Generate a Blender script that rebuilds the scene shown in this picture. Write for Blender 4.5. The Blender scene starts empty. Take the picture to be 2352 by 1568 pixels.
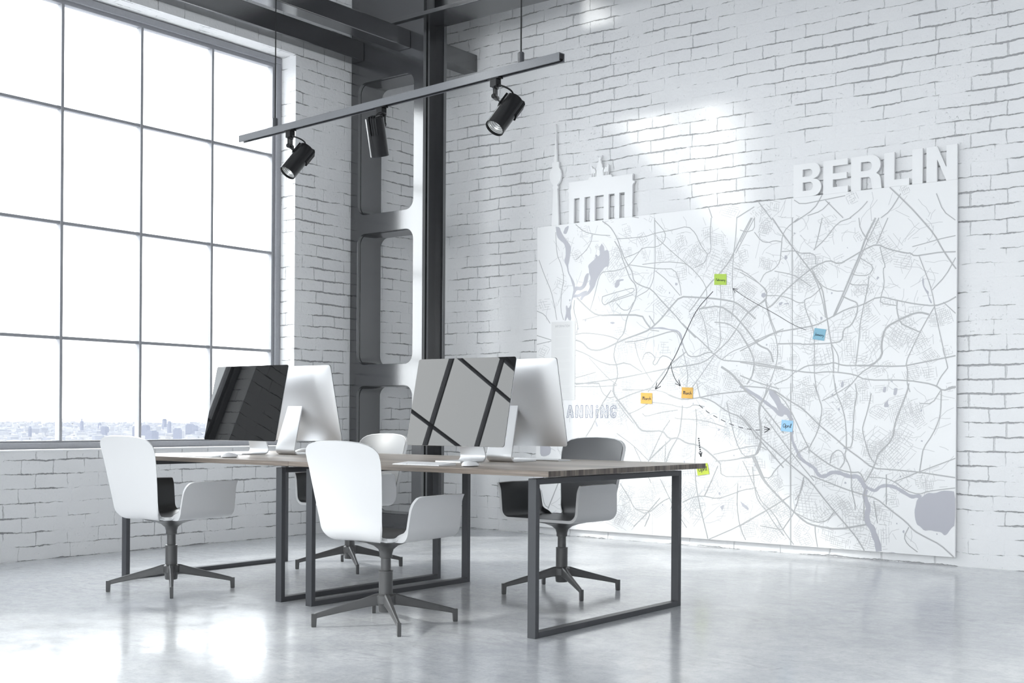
import bpy, bmesh, math, random
from mathutils import Vector, Matrix
from mathutils.geometry import tessellate_polygon

random.seed(7)
SC = bpy.context.scene
COL = SC.collection
PI = math.pi

# ------------------------------------------------------------------ helpers
class MB:
    """collects shapes, then links them as ONE mesh object"""
    def __init__(self):
        self.v = []; self.f = []; self.m = []
    def add(self, vs, fs, mi=0):
        o = len(self.v)
        self.v += [tuple(p) for p in vs]
        self.f += [tuple(i + o for i in f) for f in fs]
        self.m += [mi] * len(fs)
    def box(self, a, b, mi=0, M=None):
        x0, y0, z0 = a; x1, y1, z1 = b
        vs = [Vector(p) for p in ((x0,y0,z0),(x1,y0,z0),(x1,y1,z0),(x0,y1,z0),(x0,y0,z1),(x1,y0,z1),(x1,y1,z1),(x0,y1,z1))]
        if M is not None: vs = [M @ p for p in vs]
        self.add(vs, [(0,3,2,1),(4,5,6,7),(0,1,5,4),(1,2,6,5),(2,3,7,6),(3,0,4,7)], mi)
    def bar(self, p, q, w, h, up=(0,0,1), mi=0):
        p = Vector(p); q = Vector(q); d = (q - p); L = d.length; d.normalize()
        s = d.cross(Vector(up))
        if s.length < 1e-4: s = d.cross(Vector((1,0,0)))
        s.normalize(); u = s.cross(d)
        vs = []
        for c in (p, q):
            for a, b in ((-1,-1),(1,-1),(1,1),(-1,1)): vs.append(c + s * (a*w/2) + u * (b*h/2))
        self.add(vs, [(3,2,1,0),(4,5,6,7),(0,1,5,4),(1,2,6,5),(2,3,7,6),(3,0,4,7)], mi)
    def ring_loft(self, rings, cap=(True, True), mi=0):
        n = len(rings[0]); vs = [p for r in rings for p in r]; fs = []
        for i in range(len(rings) - 1):
            for j in range(n):
                k = (j + 1) % n
                fs.append((i*n+j, i*n+k, (i+1)*n+k, (i+1)*n+j))
        if cap[0]: fs.append(tuple(reversed(range(n))))
        if cap[1]: fs.append(tuple((len(rings)-1)*n + j for j in range(n)))
        self.add(vs, fs, mi)
    def lathe(self, prof, M=None, n=32, mi=0, cap=(True, True)):
        rings = []
        for r, z in prof:
            ring = [Vector((r*math.cos(2*PI*j/n), r*math.sin(2*PI*j/n), z)) for j in range(n)]
            if M is not None: ring = [M @ p for p in ring]
            rings.append(ring)
        self.ring_loft(rings, cap, mi)
    def tube(self, pts, r, n=10, mi=0):
        pts = [Vector(p) for p in pts]; rings = []
        ref = None
        for i, p in enumerate(pts):
            d = (pts[min(i+1, len(pts)-1)] - pts[max(i-1, 0)]).normalized()
            if ref is None:
                ref = d.orthogonal().normalized()
            ref = (ref - d * ref.dot(d)).normalized(); b = d.cross(ref)
            rr = r[i] if isinstance(r, (list, tuple)) else r
            rings.append([p + (ref*math.cos(2*PI*j/n) + b*math.sin(2*PI*j/n))*rr for j in range(n)])
        self.ring_loft(rings, mi=mi)
    def prism(self, loops, f0, f1, mi=0):
        """loops: list of 2D loops (outer + holes); f0/f1: maps (u,v) -> 3D for both faces"""
        L3 = [[Vector((u, v, 0)) for u, v in lp] for lp in loops]
        tris = tessellate_polygon(L3)
        flat = [p for lp in loops for p in lp]
        a = [f0(*p) for p in flat]; b = [f1(*p) for p in flat]; n = len(flat)
        fs = [tuple(t) for t in tris] + [tuple(n + i for i in reversed(t)) for t in tris]
        o = 0
        for lp in loops:
            k = len(lp)
            for i in range(k):
                j = (i + 1) % k
                fs.append((o+i, o+j, n+o+j, n+o+i))
            o += k
        self.add(a + b, fs, mi)
    def flat(self, loop, f, mi=0):
        tris = tessellate_polygon([[Vector((u, v, 0)) for u, v in loop]])
        self.add([f(*p) for p in loop], [tuple(t) for t in tris], mi)
    def ribbon(self, pts, w, f, mi=0):
        """flat ribbon along 2D polyline; w: width or list"""
        n = len(pts); P = [Vector((p[0], p[1])) for p in pts]; vs = []
        for i in range(n):
            d0 = (P[i] - P[i-1]).normalized() if i > 0 else None
            d1 = (P[i+1] - P[i]).normalized() if i < n-1 else None
            if d0 is None: d0 = d1
            if d1 is None: d1 = d0
            t = d0 + d1
            if t.length < 1e-5: t = d1.copy()
            t.normalize(); nn = Vector((-t.y, t.x))
            c = max(.5, nn.dot(Vector((-d1.y, d1.x))))
            ww = (w[i] if isinstance(w, (list, tuple)) else w) / 2 / c
            vs += [f(*(P[i] + nn*ww)), f(*(P[i] - nn*ww))]
        self.add(vs, [(2*i, 2*i+1, 2*i+3, 2*i+2) for i in range(n-1)], mi)
    def build(self, name, mats, parent=None, smooth=False, bevel=0, angle=35, segs=2, fixn=True, weld=False):
        me = bpy.data.meshes.new(name)
        me.from_pydata([tuple(p) for p in self.v], [], self.f)
        if not isinstance(mats, (list, tuple)): mats = [mats]
        for m in mats: me.materials.append(m)
        for p, mi in zip(me.polygons, self.m): p.material_index = mi
        if fixn or weld:
            bm = bmesh.new(); bm.from_mesh(me)
            if weld: bmesh.ops.remove_doubles(bm, verts=bm.verts, dist=1e-5)
            if fixn: bmesh.ops.recalc_face_normals(bm, faces=bm.faces)
            bm.to_mesh(me); bm.free()
        if smooth:
            me.shade_smooth()
            me.set_sharp_from_angle(angle=math.radians(angle))
        o = bpy.data.objects.new(name, me); COL.objects.link(o)
        if parent is not None: o.parent = parent
        if bevel:
            b = o.modifiers.new('bevel', 'BEVEL'); b.width = bevel; b.segments = segs
            b.limit_method = 'ANGLE'; b.angle_limit = math.radians(40); b.harden_normals = False
        return o

def tag(o, label=None, cat=None, group=None, kind=None):
    if label: o['label'] = label
    if cat: o['category'] = cat
    if group: o['group'] = group
    if kind: o['kind'] = kind
    return o
def thing(name, label, cat, loc=(0,0,0), rz=0, group=None):
    o = bpy.data.objects.new(name, None); COL.objects.link(o)
    o.location = loc; o.rotation_euler = (0, 0, rz); o.empty_display_size = .05
    return tag(o, label, cat, group)
def copy_tree(o, parent=None):
    c = o.copy(); COL.objects.link(c)
    if parent is not None: c.parent = parent
    for ch in list(o.children): copy_tree(ch, c)
    return c

def arc(cx, cy, r, a0, a1, n):
    return [(cx + r*math.cos(math.radians(a0 + (a1-a0)*i/n)), cy + r*math.sin(math.radians(a0 + (a1-a0)*i/n))) for i in range(n+1)]
def rrect(x0, y0, x1, y1, r, n=6):
    return arc(x1-r, y1-r, r, 0, 90, n) + arc(x0+r, y1-r, r, 90, 180, n) + arc(x0+r, y0+r, r, 180, 270, n) + arc(x1-r, y0+r, r, 270, 360, n)
def lerp_table(tab, x):
    if x <= tab[0][0]: return tab[0][1]
    for (a, b), (c, d) in zip(tab, tab[1:]):
        if x <= c: return b + (d-b)*(x-a)/(c-a) if c > a else d
    return tab[-1][1]

# ------------------------------------------------------------------ materials
def srgb(c):
    return tuple((x/12.92 if x <= .04045 else ((x+.055)/1.055)**2.4) for x in c)
class NT:
    def __init__(self, name):
        self.mat = bpy.data.materials.new(name); self.mat.use_nodes = True
        self.t = self.mat.node_tree; self.t.nodes.clear()
        self.out = self.n('ShaderNodeOutputMaterial')
    def n(self, typ, **kw):
        o = self.t.nodes.new(typ)
        for k, v in kw.items():
            if k.startswith('i_'):
                key = k[2:]
                key = int(key) if key.isdigit() else key.replace('_', ' ')
                o.inputs[key].default_value = v
            else: setattr(o, k, v)
        return o
    def l(self, a, b, oi=0, ii=0):
        s = a.outputs[oi] if not isinstance(a, bpy.types.NodeSocket) else a
        d = b.inputs[ii] if not isinstance(b, bpy.types.NodeSocket) else b
        self.t.links.new(s, d)
    def math(self, op, a, b=None, clamp=False):
        m = self.n('ShaderNodeMath', operation=op, use_clamp=clamp)
        for i, x in enumerate((a, b)):
            if x is None: continue
            if isinstance(x, (int, float)): m.inputs[i].default_value = x
            else: self.l(x, m, 0, i)
        return m.outputs[0]
    def mix(self, fac, a, b, blend='MIX'):
        m = self.n('ShaderNodeMix', data_type='RGBA', blend_type=blend)
        for i, x in ((0, fac), (6, a), (7, b)):
            if isinstance(x, (int, float)): m.inputs[i].default_value = x
            elif isinstance(x, tuple): m.inputs[i].default_value = (*x, 1)[:4]
            else: self.l(x, m, 0, i)
        return m.outputs[2]
    def ramp(self, fac, stops):
        r = self.n('ShaderNodeValToRGB'); self.l(fac, r, 0, 0)
        e = r.color_ramp.elements
        while len(e) < len(stops): e.new(.5)
        for k, (p, c) in zip(e, stops):
            k.position = p; k.color = (c, c, c, 1) if isinstance(c, (int, float)) else (*c, 1)
        return r.outputs[0]
    def noise(self, vec, scale, detail=4, rough=.55, dist=0):
        n = self.n('ShaderNodeTexNoise'); n.inputs['Scale'].default_value = scale
        n.inputs['Detail'].default_value = detail; n.inputs['Roughness'].default_value = rough
        n.inputs['Distortion'].default_value = dist
        if vec is not None: self.l(vec, n, 0, 0)
        return n.outputs[0]
    def vmath(self, op, a, b=None):
        m = self.n('ShaderNodeVectorMath', operation=op)
        for i, x in enumerate((a, b)):
            if x is None: continue
            if isinstance(x, tuple): m.inputs[i].default_value = x
            else: self.l(x, m, 0, i)
        return m.outputs[0]
    def bsdf(self, color, rough=.5, metal=0, spec=.5, bump=None, bstr=.3, bdist=.01, coat=0):
        b = self.n('ShaderNodeBsdfPrincipled')
        for key, x in (('Base Color', color), ('Roughness', rough), ('Metallic', metal)):
            if isinstance(x, tuple): b.inputs[key].default_value = (*x, 1)
            elif isinstance(x, (int, float)): b.inputs[key].default_value = x
            else: self.l(x, b.inputs[key])
        b.inputs['Specular IOR Level'].default_value = spec
        b.inputs['Coat Weight'].default_value = coat
        if bump is not None:
            bp = self.n('ShaderNodeBump'); bp.inputs['Strength'].default_value = bstr; bp.inputs['Distance'].default_value = bdist
            self.l(bump, bp.inputs['Height']); self.l(bp, b.inputs['Normal'])
        self.l(b, self.out)
        return b

def simple(name, col, rough=.5, metal=0, spec=.5, grain=0, gscale=200):
    N = NT(name)
    if grain:
        tc = N.n('ShaderNodeTexCoord')
        nz = N.noise(tc.outputs['Object'], gscale, 3)
        c = N.mix(nz, tuple(x*(1-grain) for x in col), tuple(min(1, x*(1+grain)) for x in col))
        N.bsdf(c, rough, metal, spec, nz, .12, .001)
    else:
        N.bsdf(col, rough, metal, spec)
    return N.mat

def brick_material(name, seed, base=.80, joint=.27):
    N = NT(name)
    g = N.n('ShaderNodeNewGeometry')
    nrm = N.n('ShaderNodeSeparateXYZ'); N.l(g.outputs['True Normal'], nrm)
    pos = N.n('ShaderNodeSeparateXYZ'); N.l(g.outputs['Position'], pos)
    ax = N.math('GREATER_THAN', N.math('ABSOLUTE', nrm.outputs[0]), .5)     # faces along x use y for the run
    u = N.math('ADD', N.math('MULTIPLY', ax, pos.outputs[1]), N.math('MULTIPLY', N.math('SUBTRACT', 1, ax), pos.outputs[0]))
    az = N.math('GREATER_THAN', N.math('ABSOLUTE', nrm.outputs[2]), .5)
    v = N.math('ADD', N.math('MULTIPLY', az, pos.outputs[0]), N.math('MULTIPLY', N.math('SUBTRACT', 1, az), pos.outputs[2]))
    u = N.math('ADD', N.math('MULTIPLY', az, pos.outputs[1]), N.math('MULTIPLY', N.math('SUBTRACT', 1, az), u))
    cb = N.n('ShaderNodeCombineXYZ'); N.l(u, cb, 0, 0); N.l(v, cb, 0, 1); cb.inputs[2].default_value = seed
    V = cb.outputs[0]
    def wob(scale, amp, det=2):
        nz = N.n('ShaderNodeTexNoise'); N.l(V, nz, 0, 0); nz.inputs['Scale'].default_value = scale; nz.inputs['Detail'].default_value = det
        sub = N.vmath('SUBTRACT', nz.outputs[1], (.5, .5, .5))
        sc = N.n('ShaderNodeVectorMath', operation='SCALE'); N.l(sub, sc, 0, 0); sc.inputs['Scale'].default_value = amp
        return sc.outputs[0]
    W = N.vmath('ADD', V, wob(3.0, .036)); W = N.vmath('ADD', W, wob(18, .013, 4)); W = N.vmath('ADD', W, wob(60, .010, 3))
    def brick(width, off, freq=2):
        br = N.n('ShaderNodeTexBrick'); N.l(W, br, 0, 0)
        br.offset = off; br.offset_frequency = freq; br.squash = 1.6; br.squash_frequency = 4
        br.inputs['Scale'].default_value = 1; br.inputs['Mortar Size'].default_value = .0082
        br.inputs['Mortar Smooth'].default_value = 1.0; br.inputs['Brick Width'].default_value = width
        br.inputs['Row Height'].default_value = .0955; br.inputs['Bias'].default_value = 0
        br.inputs['Color1'].default_value = (0, 0, 0, 1); br.inputs['Color2'].default_value = (1, 1, 1, 1)
        return br
    br = brick(.235, .45)
    fac = br.outputs['Fac']
    # paint fills many joints: break the lines up
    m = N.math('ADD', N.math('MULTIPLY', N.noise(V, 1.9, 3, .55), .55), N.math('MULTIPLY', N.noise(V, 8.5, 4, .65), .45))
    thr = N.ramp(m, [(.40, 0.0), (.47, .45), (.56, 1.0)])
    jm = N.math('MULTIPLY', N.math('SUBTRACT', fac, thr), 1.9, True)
    # horizontal joints are deeper, and painted darker for the shade under each brick
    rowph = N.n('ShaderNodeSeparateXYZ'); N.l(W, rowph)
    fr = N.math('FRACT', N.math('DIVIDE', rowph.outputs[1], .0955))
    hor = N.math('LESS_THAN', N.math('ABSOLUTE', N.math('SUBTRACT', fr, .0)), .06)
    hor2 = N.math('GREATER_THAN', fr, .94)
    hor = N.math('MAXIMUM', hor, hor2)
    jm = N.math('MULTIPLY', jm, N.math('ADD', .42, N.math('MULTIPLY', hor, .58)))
    # pits and scabs in the paint
    pit = N.ramp(N.noise(V, 55, 5, .7), [(.63, 0), (.72, 1)])
    pitm = N.ramp(N.noise(V, 1.7, 3, .5), [(.5, 0), (.68, 1)])
    pits = N.math('MULTIPLY', pit, N.math('ADD', .12, N.math('MULTIPLY', pitm, .8)))
    mott = N.noise(V, 4, 5, .6)
    col = N.mix(mott, (base*.94, base*.945, base*.96), (base, base, base*1.0))
    col = N.mix(N.math('MULTIPLY', jm, .86), col, (joint, joint, joint*1.04))  # darker mortar, with the shadow lines of the joints put into its colour
    col = N.mix(N.math('MULTIPLY', pits, .42), col, (joint*1.1, joint*1.1, joint*1.12))
    rough = N.noise(V, 30, 4, .6)
    h = N.math('SUBTRACT', N.math('ADD', N.math('MULTIPLY', N.noise(V, 9, 6, .62), .5), N.math('MULTIPLY', rough, .28)),
               N.math('ADD', N.math('MULTIPLY', jm, 1.5), N.math('MULTIPLY', pits, .6)))
    h = N.math('ADD', h, N.math('MULTIPLY', br.outputs['Color'], .12))
    h = N.math('ADD', h, N.math('MULTIPLY', N.noise(V, 95, 3, .7), .10))
    N.bsdf(col, .6, 0, .35, h, .7, .014)
    return N.mat

def concrete_material():
    N = NT('polished_concrete')
    g = N.n('ShaderNodeNewGeometry'); P = g.outputs['Position']
    big = N.noise(P, .75, 6, .62, .4); mid = N.noise(P, 5, 7, .68, .3); fine = N.noise(P, 60, 4, .7)
    c = N.ramp(big, [(.3, (.56, .573, .603)), (.5, (.67, .68, .695)), (.72, (.77, .772, .775))])
    c = N.mix(N.math('MULTIPLY', N.ramp(mid, [(.42, 0), (.66, 1)]), .5), c, (.43, .445, .48))
    c = N.mix(N.math('MULTIPLY', N.ramp(fine, [(.5, 0), (.72, 1)]), .42), c, (.36, .375, .40))
    c = N.mix(N.math('MULTIPLY', N.ramp(N.noise(P, 17, 6, .72, .5), [(.44, 0), (.62, 1)]), .38), c, (.42, .435, .47))
    # hairline scratches and trowel marks
    def scr(rot, sc, lo):
        mp = N.n('ShaderNodeMapping'); N.l(P, mp, 0, 0); mp.inputs['Rotation'].default_value = (0, 0, rot); mp.inputs['Scale'].default_value = sc
        dz = N.n('ShaderNodeTexNoise'); N.l(mp, dz, 0, 0); dz.inputs['Scale'].default_value = 1; dz.inputs['Detail'].default_value = 5; dz.inputs['Distortion'].default_value = 1.2
        return N.ramp(dz.outputs[0], [(lo, 0), (lo+.012, 1), (lo+.03, 0)])
    s = N.math('MAXIMUM', scr(.5, (.7, 6, 1), .55), N.math('MAXIMUM', scr(-.35, (1.1, 5, 1), .6), scr(1.3, (.9, 4, 1), .585)))
    s = N.math('MULTIPLY', s, N.ramp(N.noise(P, 1.9, 3), [(.42, 0), (.62, 1)]))
    c = N.mix(N.math('MULTIPLY', s, .4), c, (.33, .335, .35))
    ro = N.math('ADD', .09, N.math('MULTIPLY', N.ramp(mid, [(.3, 0), (.8, 1)]), .17))
    h = N.math('ADD', N.math('MULTIPLY', fine, .25), N.math('MULTIPLY', mid, .5))
    N.bsdf(c, ro, 0, .5, h, .06, .004)
    return N.mat

def wood_material(name, end=False):
    N = NT(name)
    tc = N.n('ShaderNodeTexCoord'); P = tc.outputs['Object']
    mp = N.n('ShaderNodeMapping'); N.l(P, mp, 0, 0)
    mp.inputs['Scale'].default_value = (.55, 22, 30) if not end else (8, 26, 1.2)
    g1 = N.noise(mp.outputs[0], 1.6, 6, .6, .8); g2 = N.noise(mp.outputs[0], 6, 5, .65, .4)
    sx = N.n('ShaderNodeSeparateXYZ'); N.l(P, sx)
    # laminated staves across the width
    st = N.n('ShaderNodeTexWhiteNoise', noise_dimensions='1D')
    N.l(N.math('FLOOR', N.math('DIVIDE', sx.outputs[1], .046)), st.inputs['W'])
    t = N.math('ADD', N.math('MULTIPLY', g1, .7), N.math('ADD', N.math('MULTIPLY', g2, .35), N.math('MULTIPLY', N.math('SUBTRACT', st.outputs[0], .5), .22)))
    if end: c = N.ramp(t, [(.36, (.055, .042, .034)), (.52, (.13, .105, .088)), (.68, (.25, .21, .175))])
    else: c = N.ramp(t, [(.34, (.13, .104, .086)), (.48, (.27, .225, .19)), (.58, (.39, .335, .285)), (.72, (.52, .46, .40))])
    N.bsdf(c, .36, 0, .45, g2, .08, .002)
    return N.mat

def glass_material():
    N = NT('window_glass')
    tr = N.n('ShaderNodeBsdfTransparent'); tr.inputs[0].default_value = (.97, .985, .985, 1)
    gl = N.n('ShaderNodeBsdfGlossy'); gl.inputs['Roughness'].default_value = .0
    g = N.n('ShaderNodeNewGeometry'); dt = N.n('ShaderNodeVectorMath', operation='DOT_PRODUCT')
    N.l(g.outputs['Incoming'], dt, 0, 0); N.l(g.outputs['Normal'], dt, 0, 1)
    k = N.math('SUBTRACT', 1, N.math('ABSOLUTE', dt.outputs['Value']))
    fr = N.math('ADD', .03, N.math('MULTIPLY', N.math('POWER', k, 5), .8))
    mx = N.n('ShaderNodeMixShader'); N.l(fr, mx, 0, 0); N.l(tr, mx, 0, 1); N.l(gl, mx, 0, 2)
    N.l(mx, N.out)
    return N.mat

def emission_mix(name, col, emit, strength, rough=.08):
    N = NT(name)
    b = N.bsdf(col, rough, 0, .5)
    b.inputs['Emission Color'].default_value = (*emit, 1); b.inputs['Emission Strength'].default_value = strength
    return N.mat

M = {}
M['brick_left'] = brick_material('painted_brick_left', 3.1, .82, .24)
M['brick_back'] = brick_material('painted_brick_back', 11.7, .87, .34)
M['floor'] = concrete_material()
M['plaster'] = simple('ceiling_plaster', (.8, .8, .8), .8)
M['steel'] = simple('dark_painted_steel', (.026, .027, .030), .17, 0, 1.0, .12, 60)
_b = [n for n in M['steel'].node_tree.nodes if n.type == 'BSDF_PRINCIPLED'][0]; _b.inputs['IOR'].default_value = 1.75
M['frame'] = simple('window_frame_grey', (.29, .295, .315), .45, 0, .5, .1, 60)
M['glass'] = glass_material()
M['sill'] = simple('white_sill_paint', (.84, .84, .85), .5)
M['wood'] = wood_material('walnut_planks'); M['wood_end'] = wood_material('walnut_end_grain', True)
M['leg'] = simple('charcoal_powder_coat', (.055, .057, .064), .38, 0, .5, .12, 500)
M['white_plastic'] = simple('white_chair_plastic', (.73, .73, .735), .34, 0, .5)
M['liner'] = simple('charcoal_chair_lining', (.046, .048, .053), .42, 0, 1.0)
M['chair_base'] = simple('dark_grey_base_enamel', (.085, .085, .086), .34, 0, .5)
M['alu'] = simple('satin_aluminium', (.78, .785, .795), .5, 1, .5)
M['alu_dark'] = simple('dark_underside_grey', (.12, .12, .125), .4, .6)  # plain dark grey for the mouse underside
M['black_glass'] = simple('black_screen_glass', (.004, .004, .004), .01, 0, .62)
M['keys'] = simple('white_key_plastic', (.84, .84, .85), .4)
M['mouse'] = simple('glossy_white_plastic', (.86, .86, .87), .12, 0, .5)
M['rail'] = simple('grey_speckled_rail', (.155, .16, .172), .45, .2, .5, .5, 900)
M['black_metal'] = simple('black_lamp_enamel', (.012, .012, .013), .22, 0, .32)
M['rail_dark'] = simple('black_rail_channel', (.012, .012, .012), .4)
M['reflector'] = simple('lamp_reflector_chrome', (.9, .9, .89), .3, .7)
M['board'] = simple('white_acrylic_board', (.895, .895, .898), .3, 0, .4)
M['ink'] = simple('grey_road_print', (.48, .48, .485), .4)
M['ink_light'] = simple('pale_street_print', (.64, .64, .645), .4)
M['water'] = simple('grey_lilac_water_print', (.50, .50, .545), .35)
M['panel_print'] = simple('pale_grey_panel_print', (.79, .79, .785), .35)
M['panel_print_dark'] = simple('grey_text_block_print', (.765, .765, .76), .4)
M['text_print'] = simple('grey_text_print', (.60, .60, .60), .4)
M['marker'] = simple('black_marker_ink', (.035, .035, .04), .5)
M['marker_blue'] = simple('blue_marker_ink', (.06, .085, .22), .5)
M['note_green'] = simple('green_note_paper', srgb((.72, .84, .36)), .7)
M['note_blue'] = simple('teal_note_paper', srgb((.55, .74, .82)), .7)
M['note_orange'] = simple('orange_note_paper', srgb((.88, .70, .36)), .7)
M['note_sky'] = simple('sky_blue_note_paper', srgb((.66, .84, .96)), .7)
M['note_lime'] = simple('lime_note_paper', srgb((.76, .82, .30)), .7)
M['pen_green'] = simple('dark_green_pen', (.10, .16, .035), .6)
M['pen_dark'] = simple('dark_pen', (.05, .05, .06), .6)
M['pen_teal'] = simple('dark_teal_pen', (.06, .13, .17), .6)
M['city_a'] = simple('hazy_city_wall', (.175, .18, .198), .9)
M['city_b'] = simple('hazy_city_roof', (.21, .212, .222), .9)
M['city_c'] = simple('hazy_city_dark', (.155, .162, .185), .9)
M['tower'] = simple('hazy_tower_wall', (.112, .120, .150), .9)
M['ground'] = simple('hazy_city_ground', (.165, .17, .185), .95)

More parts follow.
